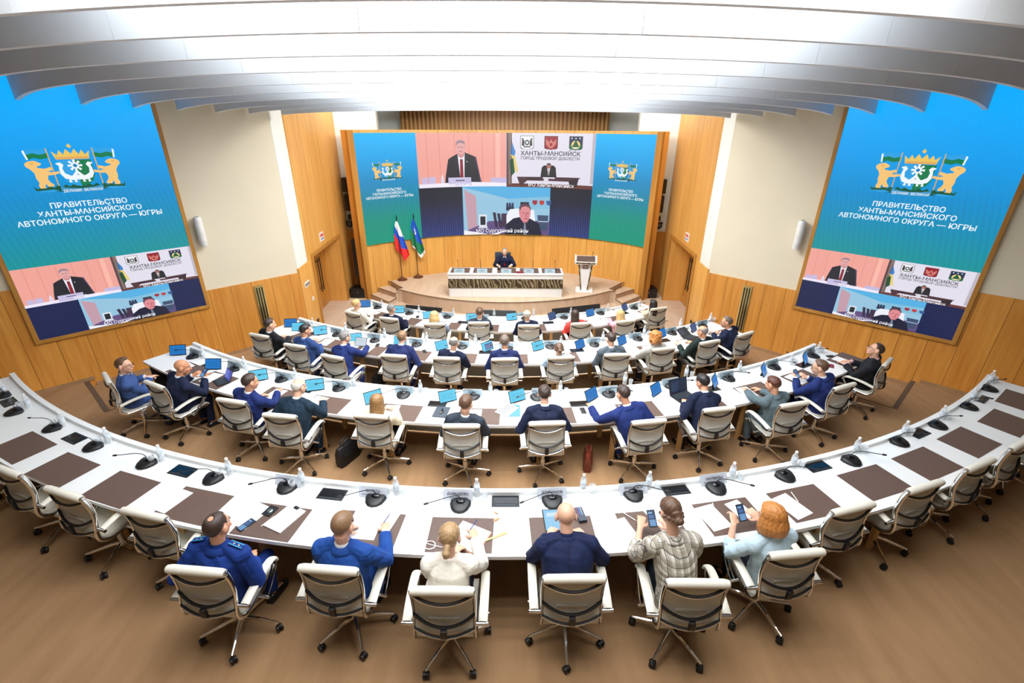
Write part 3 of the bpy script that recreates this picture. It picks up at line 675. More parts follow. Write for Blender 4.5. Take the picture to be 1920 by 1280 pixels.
def win_city(a, ts):
    a.rect(0, 1, 0, 1, (226, 222, 236)); a.rect(0, .035, 0, 1, (92, 66, 62)); a.rect(.965, 1, .1, 1, (190, 182, 192)); a.rect(0, 1, 0, .07, (104, 56, 52)); a.rect(.02, .06, .05, 1, (130, 110, 106))
    a.poly([(.055, .86), (.10, .66), (.085, .55), (.04, .60)], (60, 130, 200)); a.poly([(.04, .62), (.095, .58), (.135, .27), (.10, .30)], (232, 208, 120)); a.poly([(.03, .50), (.075, .55), (.095, .28), (.05, .20)], (24, 84, 48)); a.rect(.052, .058, .05, .9, (40, 30, 30))
    for x, c in ((.23, (238, 238, 242)), (.50, (150, 24, 40)), (.78, (28, 44, 78))):
        a.poly([(x-.076, .95), (x+.076, .95), (x+.076, .74), (x+.06, .715), (x+.01, .71), (x, .695), (x-.01, .71), (x-.06, .715), (x-.076, .74)], (40, 40, 48))
        a.poly([(x-.071, .943), (x+.071, .943), (x+.071, .745), (x+.056, .725), (x, .705), (x-.056, .725), (x-.071, .745)], c)
    for s in (-1, 1):
        a.poly([(.23+s*.055, .89), (.23+s*.03, .87), (.23+s*.03, .77), (.23+s*.06, .77)], (70, 50, 50)); a.rect(.23+s*.05-.012, .23+s*.05+.012, .885, .905, (60, 80, 80))
    a.oval(.23, .83, .026, .05, (40, 60, 60)); a.oval(.23, .83, .014, .028, (220, 224, 226)); a.rect(.19, .27, .745, .765, (40, 50, 50))
    a.poly([(.44, .90), (.48, .84), (.50, .90), (.52, .84), (.56, .90), (.555, .80), (.53, .76), (.515, .73), (.485, .73), (.47, .76), (.445, .80)], (206, 120, 110)); a.oval(.50, .80, .016, .03, (160, 30, 40))
    a.poly([(.709, .80), (.851, .80), (.851, .745), (.836, .725), (.78, .705), (.724, .725), (.709, .745)], (20, 104, 60)); a.oval(.78, .80, .05, .075, (236, 214, 140))
    a.poly([(.78, .89), (.80, .83), (.82, .77), (.84, .76), (.72, .76), (.74, .77), (.76, .83)], (16, 92, 54)); a.poly([(.73, .75), (.83, .75), (.80, .735), (.76, .735)], (236, 240, 236))
    for x in (.735, .78, .825): a.oval(x, .915, .008, .014, (230, 232, 236), 8)
    a.text('ХАНТЫ-МАНСИЙСК', .50, .60, ts*1.30, (52, 50, 60), ts*.022, 1.12); a.text('ГОРОД ТРУДОВОЙ ДОБЛЕСТИ', .50, .525, ts*.86, (60, 58, 68), ts*.012, 1.08)
    a.poly([(.39, .17), (.405, .38), (.43, .42), (.54, .42), (.565, .38), (.58, .17)], (22, 28, 30))
    a.poly([(.40, .17), (.42, .34), (.46, .38), (.51, .38), (.55, .34), (.57, .17)], (36, 36, 42)); a.poly([(.468, .37), (.502, .37), (.49, .24), (.482, .24)], (230, 226, 232)); a.rect(.482, .489, .25, .35, (90, 60, 70))
    a.oval(.485, .41, .026, .05, (170, 110, 100)); a.poly([(.46, .42), (.465, .455), (.485, .465), (.508, .45), (.51, .42), (.485, .44)], (50, 36, 36))
    a.poly([(.12, .20), (.86, .21), (.82, .16), (.80, .02), (.74, .13), (.24, .13), (.16, .02)], (76, 48, 56)); a.rect(.42, .56, .175, .20, (228, 224, 234)); a.rect(.24, .31, .16, .18, (40, 30, 36)); a.rect(.32, .40, .155, .17, (40, 30, 36)); a.poly([(.72, .14), (.84, .20), (.82, .04), (.74, .04)], (48, 32, 40)); a.oval(.46, .15, .03, .03, (220, 216, 226))
    a.text('МО Ханты-Мансийск', .52, .02, ts*1.12, (246, 246, 250), ts*.010)
    return a
def win_district(a, ts):
    a.rect(0, 1, 0, 1, (150, 196, 222)); a.poly([(0, 1), (1, 1), (1, .78), (.52, .74), (0, .98)], (84, 176, 226)); a.poly([(.52, .74), (1, .80), (1, .55), (.52, .55)], (132, 190, 220))
    a.poly([(.02, .93), (.15, .80), (.16, .12), (.05, .10)], (196, 156, 170)); a.poly([(.05, .10), (.3, .28), (1, .30), (1, 0), (.05, 0)], (98, 78, 128))
    a.poly([(0, .10), (.30, 0), (0, 0)], (240, 238, 246)); a.rect(.18, .27, .16, .42, (226, 230, 238)); a.rect(.195, .255, .20, .38, (34, 38, 52)); a.rect(.17, .28, .13, .16, (206, 210, 222))
    for x in (.50, .53, .56): a.poly([(x, .66), (x+.02, .66), (x+.03, .50), (x-.005, .50)], (36, 44, 76))
    for x, h in ((.34, .46), (.39, .44), (.44, .42)): a.poly([(x, h), (x+.035, h), (x+.06, .14), (x+.03, .14)], (50, 42, 66)); a.rect(.44, .52, .16, .44, (64, 48, 74))
    a.rect(.66, .76, .60, .68, (26, 40, 58))
    for x, c in ((.80, (160, 40, 54)), (.88, (190, 60, 60)), (.96, (50, 90, 150))): a.poly([(x, .72), (x+.055, .72), (x+.055, .66), (x+.028, .62), (x, .66)], c)
    a.poly([(.50, .40), (.54, .53), (.68, .55), (.82, .52), (.84, .25), (.5, .2)], (238, 240, 248))
    a.poly([(.86, .42), (.99, .42), (.98, .1), (.88, .1)], (60, 78, 110)); a.rect(.87, .99, .28, .30, (180, 200, 220))
    a.poly([(.48, .0), (.50, .22), (.58, .34), (.68, .38), (.78, .34), (.88, .24), (.92, .0)], (24, 28, 54))
    a.poly([(.66, .36), (.76, .33), (.745, .26), (.70, .24)], (180, 110, 120)); a.oval(.715, .455, .066, .185, (222, 140, 146), 24)
    a.poly([(.65, .47), (.648, .58), (.68, .645), (.72, .655), (.765, .63), (.783, .56), (.78, .50), (.765, .57), (.72, .60), (.675, .575)], (96, 64, 78))
    a.poly([(.655, .42), (.645, .48), (.655, .50), (.665, .44)], (206, 120, 126)); a.rect(.685, .71, .455, .468, (80, 40, 52)); a.rect(.73, .76, .45, .463, (80, 40, 52)); a.poly([(.722, .45), (.735, .45), (.745, .375), (.72, .375)], (200, 110, 116)); a.rect(.705, .75, .335, .35, (150, 60, 72))
    a.poly([(.705, .24), (.725, .24), (.74, .0), (.70, .0)], (120, 130, 150)); a.poly([(.30, 0), (.52, .10), (.40, 0)], (238, 236, 246))
    a.text('МО Сургутский район', .45, .045, ts*1.2, (246, 246, 250), ts*.010)
    return a
TITLE = ('ПРАВИТЕЛЬСТВО', 'ХАНТЫ-МАНСИЙСКОГО', 'АВТОНОМНОГО ОКРУГА — ЮГРЫ')
def title(u, v, pitch, size, target, mp, parent, step=None):
    vs, _ = text_shape(TITLE[2], size, size*.018); w = max(p[0] for p in vs) - min(p[0] for p in vs); xs = target/w
    for q, s in enumerate(TITLE): Art(0, 0, 1, 1, 2).text(s, u, v - pitch*q, size, (238, 246, 248), size*.018, xs).build('title_line', mp, parent, step)

WHITE_LINE = (226, 214, 232); DARK = (14, 30, 78)
def side_screen(W, u0, u1, z0, zt, zband, zmid, side):
    top = 5.75; cu = (u0+u1)/2; w = u1-u0
    t = empty('led_screen', 'tall blue LED screen with regional arms on the %s wall' % side, 'screen'); t.matrix_world = W @ Matrix.Translation((cu, -.03, z0))
    t['group'] = 'big LED screens'
    T = t.matrix_world.inverted() @ W
    mp = lambda u, v, l: T @ Vector((u, -.062 - .0012*l, v))
    fr = MB()
    for c, d in (((cu, -.03, z0-.035), (w+.14, .09, .07)), ((cu, -.03, top+.035), (w+.14, .09, .07)), ((u0-.035, -.03, (z0+top)/2), (.07, .09, top-z0)), ((u1+.035, -.03, (z0+top)/2), (.07, .09, top-z0))):
        fr.box(c, d, None, .006)
    fr.build('frame', M['wood_trim'], t, smooth=False, M=T)
    g = screen_gradient('side_screen_picture', [(zband, (0, 146, 152)), (3.35, (0, 142, 178)), (3.9, (0, 142, 206)), (4.6, (0, 158, 238)), (5.3, (0, 172, 255))], z0, top, False, (4.35, 3.75), .05, .085)
    MB().box((cu, -.03, (z0+top)/2), (w, .06, top-z0)).build('panel', g, t, smooth=False, M=T)
    emblem(cu-.005, z0+2.755, 1.25, 3).build('coat_of_arms', mp, t)
    title(cu+.02, zband+.917, .126, .118, 1.99, mp, t)
    bb = Art(0, 0, 1, 1, 2).rect(u0, u1, z0, zband, DARK); bb.build('video_background', mp, t)
    um = u0 + w*.513
    win_speaker(Art(u0, zmid, um-u0-.008, zband-zmid, 4)).text('ХМАО — Югра', .66, .03, .066, (244, 244, 250), .001).build('video_window', mp, t)
    win_city(Art(um, zmid, u1-um, zband-zmid, 4), .058).build('video_window', mp, t)
    ua, ub = u0 + w*.265, u0 + w*.795
    win_district(Art(ua, z0+.01, ub-ua, zmid-z0-.01, 4), .062).build('video_window', mp, t)
    return t
side_screen(WL, -.615, 1.985, 1.59, 0, 2.845, 2.19, 'left')
side_screen(WR, -2.26, .31, 1.57, 0, 2.83, 2.17, 'right')

SR = 5.80; A0, A1 = R_(-47.7), R_(47.1)
big = empty('curved_led_screen', 'wide curved LED screen on the stage wall showing three video windows', 'screen', (SW_C[0], SW_C[1]+SW_R, 1.67), 0, 'big LED screens')
TI = big.matrix_basis.inverted() if False else Matrix.Translation((-SW_C[0], -SW_C[1]-SW_R, -1.67))
def arc_map(u, v, l):
    a = u/SR; R = SR - .012 - .0015*l
    return TI @ Vector((SW_C[0] + R*math.sin(a), SW_C[1] + R*math.cos(a), v))
def arc_panel(name, a0, a1, z0, z1, mat, n=40):
    m = MB(); rings = []
    for i in range(n+1):
        a = a0+(a1-a0)*i/n
        rings.append([Vector((SW_C[0]+R*math.sin(a), SW_C[1]+R*math.cos(a), z)) for R, z in ((SR-.01, z0), (SW_R, z0), (SW_R, z1), (SR-.01, z1))])
    return m.loft(rings).build(name, mat, big, smooth=False, M=TI)
# object coordinates of the panels stay in hall metres (their matrix undoes the parent offset)
GB = screen_gradient('stage_screen_picture', [(1.7, (0, 150, 122)), (2.45, (0, 146, 132)), (2.95, (0, 136, 160)), (3.5, (0, 140, 196)), (4.2, (0, 166, 236)), (4.8, (0, 184, 255))], 1.67, 4.85, True, (3.5, 2.6), .17, .075)
GD = screen_gradient('stage_screen_dark_picture', [(1.7, (44, 62, 124)), (2.1, (38, 50, 100)), (2.75, (28, 34, 56)), (3.2, (26, 32, 44))], 1.67, 3.3, True, (2.8, 2.2), .45, .075)
ZB, ZM, ZT = 1.67, 3.25, 4.85; U = lambda d: R_(d)*SR
arc_panel('panel', A0, A1, ZB, ZT, GB, 64)
def arc_skin(name, d0, d1, z0, z1, mat, l):
    m = MB(); n = 24; vs = []; fs = []
    for i in range(n+1):
        u = U(d0+(d1-d0)*i/n); p0 = TI.inverted() @ arc_map(u, z0, l); p1 = TI.inverted() @ arc_map(u, z1, l); vs += [p0, p1]
        if i: k = 2*i; fs.append((k-2, k, k+1, k-1))
    return m.add(vs, fs).build(name, mat, big, smooth=False, M=TI)
arc_skin('video_background', -28.7, -14.5, ZB, ZM, GD, 1); arc_skin('video_background', 14.3, 28.0, ZB, ZM, GD, 1)
win_speaker(Art(U(-28.5), ZM-.01, U(28.5)-.012, ZT-ZM+.01, 2)).text('Администрация ХМАО — Югра', .58, .02, .13, (246, 244, 250), .0015).build('video_window', arc_map, big, .15)
win_city(Art(U(-.05), ZM-.03, U(28.1), ZT-ZM+.03, 2), .135).build('video_window', arc_map, big, .15)
win_district(Art(U(-14.5), ZB, U(28.8), ZM-ZB, 2), .14).build('video_window', arc_map, big, .15)
for d, lab in ((-38.3, 'left'), (37.4, 'right')):
    emblem(U(d), 3.80, .98, 3).build('coat_of_arms', arc_map, big, .15)
    title(U(d), 3.225, .103, .100, 1.56, arc_map, big, .15)
# ================================================================ things on and beside the stage
n = N('marbled_front'); n.set(.35); o = n.obj()
wv = n.new('ShaderNodeTexWave'); wv.wave_type = 'BANDS'; wv.inputs['Scale'].default_value = 3.4; wv.inputs['Distortion'].default_value = 11.0
wv.inputs['Detail'].default_value = 2.5; wv.inputs['Detail Scale'].default_value = 1.3
n.link(n.mapping(o, (1.0, 1, .62), (0, R_(28), 0)), wv.inputs['Vector'])
cc = n.ramp(wv.outputs['Fac'], [(.0, rgb(52, 42, 26)), (.62, rgb(84, 70, 44)), (.80, rgb(120, 104, 74)), (.90, rgb(214, 202, 170)), (.97, rgb(96, 80, 52))])
n.col(cc); M['marble'] = n.m

dk = empty('presidium_desk', 'long white stage desk with dark marbled front band', 'desk', (-.2, 13.40, SZ))
m = MB(); m.box((0, .03, .145), (3.34, .03, .29)); m.box((0, .03, .635), (3.36, .03, .15)); m.box((-1.66, .34, .33), (.04, .62, .66)); m.box((1.66, .34, .33), (.04, .62, .66))
m.build('body', M['table'], dk, smooth=False)
m = MB()
for x in (-1.66, -.99, -.33, .33, .99): m.box((x+.33, .012, .145), (.655, .01, .28), None, .003)
m.build('front_panel', M['table'], dk, smooth=False)
MB().box((0, .012, .425), (3.38, .04, .275)).build('marbled_band', M['marble'], dk, smooth=False)
MB().box((0, .335, .70), (3.40, .68, .035), None, .006).build('desktop', M['table'], dk, smooth=False)
for x in (-1.35, -.68, .03, .70, 1.36): MB().box((x, .36, .721), (.56, .52, .007), None, .002).build('desk_mat', M['pad'], dk, smooth=False)

def stage_mic(x, k, lab):
    o = empty('gooseneck_microphone', lab, 'microphone', (x, 13.86, SZ+.726), 0, 'gooseneck microphones on the stage desk')
    MB().lathe([(.002, 0), (.05, 0), (.05, .012), (.02, .022), (.002, .024)], n=16).build('base', M['black'], o)
    MB().tube([(0, 0, .02), (0, 0, .12), (-.004, -.02, .20), (-.01, -.04, .26)], .005, 6).build('neck', M['black'], o)
    MB().ell((-.011, -.044, .28), (.012, .012, .024), None, 6).build('capsule', M['black'], o)
for k, (x, lab) in enumerate([(-1.62, 'leftmost'), (-.95, 'second from left'), (-.42, 'in front of the chairing man'), (.62, 'second from right'), (1.28, 'rightmost')]):
    stage_mic(x, k, 'thin black gooseneck microphone on the stage desk, ' + lab)

def lettering(name, body, size, mat, parent, Mx, bold=.0):
    vs, fs = text_shape(body, size, bold)
    m = MB(); m.add([Mx @ Vector((x, y, 0)) for x, y in vs], fs); return m.build(name, mat, parent, smooth=False)
def name_plate(loc, rz, lab, group, lines=None, card='card', w=.29):
    """clear acrylic tent with two lines of print facing the viewer"""
    o = empty('name_plate', lab, 'name plate', loc, rz, group)
    m = MB()
    for s in (-1, 1):
        T = Matrix.Translation((0, s*.022, .055)) @ Matrix.Rotation(s*.30, 4, 'X'); m.box((0, 0, 0), (w, .004, .115), None); k = len(m.v)
        for q in range(k-8, k): m.v[q] = tuple(T @ Vector(m.v[q]))
    m.build('plate', M['acrylic'], o, smooth=False)
    T = Matrix.Translation((0, -.026, .055)) @ Matrix.Rotation(-.30, 4, 'X') @ Matrix.Rotation(PI/2, 4, 'X')
    MB().add([T @ Vector(p) for p in ((-w*.47, -.05, -.0015), (w*.47, -.05, -.0015), (w*.47, .05, -.0015), (-w*.47, .05, -.0015))], [(0, 1, 2, 3)]).build('insert_card', M[card], o, smooth=False)
    if lines:
        for s, z, sz, b in ((lines[0], .006, .036, .0008), (lines[1], -.028, .021, .0)):
            lettering('name_line', s, sz, M['ink'], o, T @ Matrix.Translation((0, z, .001)), b)
    else:
        p = MB(); rr = random.Random(int(loc[0]*100) + int(loc[1]*77))
        for z, ww, h, kk in ((.010, rr.uniform(.09, .13), .020, 7), (-.022, rr.uniform(.15, .19), .012, 13)):
            for q in range(kk):
                a = -ww/2 + ww*q/kk; p.add([T @ Vector(v) for v in ((a, z, .001), (a+ww/kk*.66, z, .001), (a+ww/kk*.66, z+h*rr.uniform(.75, 1), .001), (a, z+h, .001))], [(0, 1, 2, 3)])
        p.build('print', M['ink'], o, smooth=False)
    return o
M['card'] = plain('name_card', rgb(150, 172, 182), .6, var=.01); M['card_pale'] = plain('pale_name_card', rgb(206, 212, 224), .6, var=.01)
for x, lab in ((-1.36, 'leftmost'), (-.69, 'second from left'), (0.02, 'in front of the chairing man'), (.68, 'second from right'), (1.30, 'rightmost')):
    name_plate((-.2+x, 13.53, SZ+.7255), 0, 'clear name plate on the stage desk, ' + lab, 'name plates on the stage desk', w=.30)
fo = MB().box((0, 0, .006), (.24, .19, .012), None, .002).build('folder', M['maroon'], M=frame(.23, 13.56, SZ+.7255, .06)); tag(fo, 'closed maroon folder on the stage desk beside the centre name plate', 'folder')

# lectern
lc = empty('lectern', 'white lectern with marbled edges and regional arms, right of stage desk', 'lectern', (2.22, 14.05, SZ), R_(-8))
MB().box((0, 0, .03), (.52, .46, .06), None, .008).build('foot', M['table'], lc, smooth=False)
def taper(x0, x1, w0, w1, y0, y1, z0, z1): return [(x0-w0/2, y0, z0), (x0+w0/2, y0, z0), (x0+w0/2, y1, z0), (x0-w0/2, y1, z0), (x1-w1/2, y0, z1), (x1+w1/2, y0, z1), (x1+w1/2, y1, z1), (x1-w1/2, y1, z1)]
BF = [(3,2,1,0),(4,5,6,7),(0,1,5,4),(1,2,6,5),(2,3,7,6),(3,0,4,7)]
MB().add(taper(0, 0, .20, .42, -.10, .10, .06, .90), BF).build('column', M['table'], lc, smooth=False)
m = MB()
for s in (-1, 1): m.add(taper(s*.095, s*.20, .035, .05, -.112, -.10, .06, .90), BF)
m.build('marbled_strip', M['marble'], lc, smooth=False)
T = Matrix.Translation((0, 0, .97)) @ Matrix.Rotation(.32, 4, 'X')
m = MB().box((0, 0, 0), (.66, .44, .05), None, .01); m.box((0, -.215, .03), (.66, .02, .10), None, .006); m.box((-.32, 0, .03), (.02, .44, .06)); m.box((.32, 0, .03), (.02, .44, .06))
m.build('reading_top', M['table'], lc, smooth=False, M=T)
MB().box((0, .01, .028), (.56, .36, .006)).build('desk_mat', M['pad'], lc, smooth=False, M=T)
MB().box((0, -.226, .03), (.56, .004, .05)).build('marbled_strip', M['marble'], lc, smooth=False, M=T)
MB().tube([(.18, .12, .98), (.185, .10, 1.10), (.20, .04, 1.19)], .006, 6).ell((.202, .03, 1.205), (.014, .014, .024), None, 6).build('microphone', M['black'], lc)
m = MB().box((0, -.108, .80), (.17, .012, .13), None, .004); m.build('arms_plate', M['maroon'], lc, smooth=False)
a = emblem(0, 0, .15, 0); mats = []; mm = MB(); ix = {}
for pts, fs, c, l in a.items:
    if c not in ix: ix[c] = len(mats); mats.append(plain('enamel_%d' % len(mats), rgb(*c), .4))
    mm.mi = ix[c]
    fl = fs or tessellate_polygon([[Vector((p[0], p[1], 0)) for p in pts]])
    mm.add([Vector((p[0], -.1155 - .0002*l, .80 + p[1])) for p in pts], fl)
mm.build('coat_of_arms', mats, lc, smooth=False)

# flags
def flag(loc, colours, lab, wave, deco):
    t = empty('flag', lab, 'flag', loc, 0, 'flags standing on the stage')
    MB().lathe([(.002, 0), (.17, 0), (.17, .02), (.12, .035), (.115, .05), (.06, .065), (.05, .09), (.022, .11), (.002, .115)], n=24).build('base', M['mahogany'], t)
    MB().tube([(0, 0, .1), (0, 0, 1.96)], .014, 8).build('pole', M['mahogany'], t)
    MB().lathe([(.014, 1.94), (.024, 1.96), (.016, 1.99), (.022, 2.02), (.002, 2.12)], n=10).build('finial', M['black'], t)
    # draped cloth: rows run down from the pole top, hem swings out to the lower right
    nu, nv = 26, 34; V = []; F = []; mi = []; mats = [plain('flag_%s_%d' % (lab[:9], i), rgb(*c), .65) for i, (c, _) in enumerate(colours)]
    for j in range(nv+1):
        v = j/nv
        for i in range(nu+1):
            u = i/nu
            z = 1.93 - .06*u - v*(1.33 - .05*u) - .42*u*(1-v)*(1-.25*v) + .17*u*v*0
            left = -.03 - .17*v*(1-v)*1.5 - .05*v
            right = .015 + .30*v**.9
            x = left + (right-left)*u
            zz = 1.92 - v*(.92 + .34*(1-abs(u-.62)*1.7)) - .02*u
            y = -.045 - .045*math.sin(u*PI*3.6 + wave + v*1.2)*(.25+.75*v) + .02*v
            V.append((x, y, zz))
    band = []
    for j in range(nv):
        for i in range(nu):
            k = j*(nu+1)+i; F.append((k, k+nu+1, k+nu+2, k+1))
            u, v = (i+.5)/nu, (j+.5)/nv; s = deco(u, v); mi.append(s)
    for two in (0, 1):
        pass
    m = MB(); m.v = V; m.f = F; m.m = mi
    o = m.build('cloth', mats, t, angle=None)
    md = o.modifiers.new('thickness', 'SOLIDIFY'); md.thickness = .006
    return t
W3 = [((244, 246, 248), 0), ((22, 82, 200), 0), ((232, 42, 48), 0)]
flag((-3.64, 15.10, SZ), W3, 'white, blue and red tricolour flag draped on its stage pole', .3,
     lambda u, v: 0 if v < .30 + (u-.5)*.34 else (1 if v < .62 + (u-.5)*.44 else 2))
W4 = [((26, 86, 200), 0), ((20, 126, 84), 0), ((244, 246, 248), 0)]
def khm(u, v):
    if v > .90: return 2
    du, dv = u-.55, v-.30
    if (.012 < du*du*3 + dv*dv*5 < .030 and du > -.10) or (abs(du+.10) < .03 and -.12 < dv < .10): return 2
    return 0 if v < .52 + (u-.5)*.46 else 1
flag((-3.17, 15.41, SZ), W4, 'blue and green flag with white emblem and hem on its stage pole', 1.7, khm)

# loudspeakers in the niches
def line_array(x, y, side):
    o = empty('column_loudspeaker', 'tall black column loudspeaker on a subwoofer box, %s of the stage' % side, 'loudspeaker', (x, y, 0), 0, 'column loudspeakers beside the stage')
    MB().box((0, 0, .16), (.52, .46, .30), None, .015).build('subwoofer', M['black'], o, smooth=False)
    MB().box((0, -.02, .315), (.36, .30, .02), None, .004).build('lid', M['black_gloss'], o, smooth=False)
    MB().tube([(0, .03, .31), (0, .03, .66)], .016, 8).build('pole', M['black'], o)
    MB().box((0, .03, 1.24), (.12, .15, 1.2), None, .01).build('column', M['black'], o, smooth=False)
    MB().lathe([(.002, 0), (.018, 0), (.018, .006), (.002, .008)], n=10, M=Matrix.Rotation(PI/2, 4, 'X')).build('badge', M['steel'], o, M=Matrix.Translation((0, -.232, .19)))
line_array(-4.93, 14.62, 'left'); line_array(4.40, 14.75, 'right')
for sx, x, side in ((-1, -5.08, 'left'), (1, 4.55, 'right')):
    for z, h, lab in ((3.40, .42, 'upper small'), (2.88, .50, 'lower larger')):
        o = empty('wall_loudspeaker', '%s black loudspeaker on the white niche wall, %s of the stage screen' % (lab, side), 'loudspeaker', (x + (.02 if z < 3 else -.02)*-sx, 15.1, z))
        MB().box((0, 0, 0), (.22 if z < 3 else .17, .2, h), None, .02).build('cabinet', M['black'], o, smooth=False)
        MB().box((0, .12, 0), (.06, .09, .1)).build('bracket', M['steel'], o, smooth=False)
        MB().box((0, -.103, 0), (.17 if z < 3 else .13, .006, h-.06), None, .002).build('grille', M['black_gloss'], o, smooth=False)
    o = empty('spotlight', 'black moving-head spotlight on the niche wall, %s of the stage screen' % side, 'spotlight', (x, 15.0, 2.32))
    MB().box((0, .13, .12), (.12, .24, .14), None, .02).build('housing', M['black'], o)
    m = MB(); m.box((0, .0, .0), (.26, .10, .05), None, .015); m.box((-.10, 0, -.07), (.03, .08, .14)); m.box((.10, 0, -.07), (.03, .08, .14)); m.build('yoke', M['black'], o)
    MB().lathe([(.002, -.12), (.06, -.12), (.075, -.06), (.075, .06), (.05, .10), (.002, .11)], n=14, M=Matrix.Rotation(1.9, 4, 'X')).build('head', M['black'], o, M=Matrix.Translation((0, -.02, -.10)))
for p, q, lab in (((-3.00, 12.40), (-1.95, 12.15), 'left'), ((-.80, 12.02), (.10, 11.97), 'centre'), ((1.12, 12.14), (2.50, 12.56), 'right')):
    d = Vector((q[0]-p[0], q[1]-p[1], 0)); L = d.length; a = math.atan2(d.y, d.x)
    o = empty('floor_monitor', 'long low black monitor tilted on the floor before the stage, %s one' % lab, 'monitor', ((p[0]+q[0])/2, (p[1]+q[1])/2, 0), a, 'floor monitors before the stage')
    T = Matrix.Translation((0, 0, .31)) @ Matrix.Rotation(-.5, 4, 'X')
    MB().box((0, 0, 0), (L, .05, .40), None, .01).build('housing', M['black'], o, smooth=False, M=T)
    MB().box((0, .027, 0), (L-.06, .004, .34)).build('screen', M['black_gloss'], o, smooth=False, M=T)
    m = MB()
    for s in (-1, 1): m.box((s*L*.3, 0, .06), (.05, .30, .12), None, .01)
    m.build('foot', M['black'], o, smooth=False)
for k in range(9):
    x = -2.9 + k*.66
    o = MB().lathe([(.002, 0), (.05, 0), (.05, .03), (.04, .035), (.002, .035)], n=14).build('downlight', [emit('lamp_white', (1, .97, .9), 3.0)], M=Matrix.Translation((x, 15.55, 5.53)))
    tag(o, 'small round downlight under the slatted soffit, %s from the left' % ['first', 'second', 'third', 'fourth', 'fifth', 'sixth', 'seventh', 'eighth', 'ninth'][k], 'downlight', 'downlights over the stage')
# ================================================================ curved tables, chairs and what lies on them
ROWN = [None, 'nearest row', 'second row', 'third row', 'row by the stage']
WHO = {1: ['uniformed man with shoulder boards', 'man in bright blue suit reading sheets', 'woman in cream sweater', 'shaven-headed man in nearest row', 'woman in plaid jacket', 'ginger woman in pale blue blouse'],
 2: ['man in blue turned sideways', 'bald man holding a phone', 'dark-haired man right of bald phone holder', 'stout white-haired man', 'long-haired woman in cream jacket', 'man in charcoal suit beside dark tablet case', 'man in navy beside blue folder', 'man in blue stretching to his tablet', 'man typing on laptop', 'woman in grey suit', 'man in royal blue holding blue phone', 'man looking up at screen'],
 3: ['man in black at third row left end', 'man in blue second from third row left', 'grey-haired man holding white tablet', 'fair-haired man in navy', 'balding grey man in third row', 'man at middle of third row', 'woman in light blue with low bun', 'man in mid-grey suit', 'curly ginger woman in grey', 'bald man in dark green', 'man with glasses at third row right end'],
 4: ['woman with blonde updo', 'grey-haired man by left stage steps', 'woman with short blonde hair', 'brown-haired man in row by stage', 'white-haired man in row by stage', 'woman in coral red', 'blonde woman in pink', 'black-haired woman in beige']}
def face_of(r, x, y): return math.atan2(-(CX-x), CY[r]-y)          # heading of someone at (x, y) who looks at the row's centre

# ---- tables
def table(r, lab):
    a0, a1 = SPAN[r]; z = Z[r]; n = 80 if r < 3 else 60
    am = (a0+a1)/2; t = empty('curved_table', lab, 'table', (*pol(r, 0, (RIM[r]+EDGE[r])/2), z), 0, 'curved white conference tables')
    T = Matrix.Translation((-t.location.x, -t.location.y, 0))
    def arc(R0, R1, z0, z1, b0=a0, b1=a1, k=n):
        rings = []
        for i in range(k+1):
            a = b0+(b1-b0)*i/k; p, q = pol(r, a, R0), pol(r, a, R1)
            rings.append([Vector((*q, z0)), Vector((*p, z0)), Vector((*p, z1)), Vector((*q, z1))])
        return MB().loft(rings)
    arc(RIM[r], EDGE[r], .712, .75).build('tabletop', M['table'], t, smooth=False, M=T)
    arc(RIM[r], RIM[r]+.055, .70, .792).build('raised_rim', M['table'], t, smooth=False, M=T)
    arc(RIM[r]+.03, RIM[r]+.05, .03, .70).build('modesty_panel', M['panel'], t, smooth=False, M=T)
    arc(EDGE[r]-.10, EDGE[r]-.06, .655, .711).build('edge_beam', M['panel'], t, smooth=False, M=T)
    for b in (a0+.12, a1-.12):
        p0, p1 = Vector((*pol(r, b, RIM[r]+.06), 0)), Vector((*pol(r, b, EDGE[r]-.06), 0)); d = p1-p0; an = math.atan2(d.y, d.x)
        MB().box((0, 0, .355), (d.length, .035, .71)).build('end_panel', M['dark_metal'], t, smooth=False, M=T @ Matrix.Translation((p0+p1)/2) @ Matrix.Rotation(an, 4, 'Z'))
    st = [4.12, 5.6, 5.6, 9.15][r-1]; n_leg = int((a1-a0)/st)
    leg = None
    for i in range(n_leg):
        a = (i - (n_leg-1)/2)*st + (.4 if r == 1 else .2)
        for R in (EDGE[r]-.13, RIM[r]+.18):
            x, y = pol(r, a, R)
            if leg is None: leg = MB().box((0, 0, .356), (.07, .045, .71), None, .004).mesh('leg', M['wood_leg'], False)
            link('leg', leg, t, T @ Matrix.Translation((x, y, 0)) @ Matrix.Rotation(R_(a), 4, 'Z'))
    return t
table(1, 'long curved white table of the nearest row, mostly empty at both ends')
table(2, 'curved white table of the second row from the viewer')
table(3, 'curved white table of the third row from the viewer')
table(4, 'shortest curved white table, in the row by the stage')

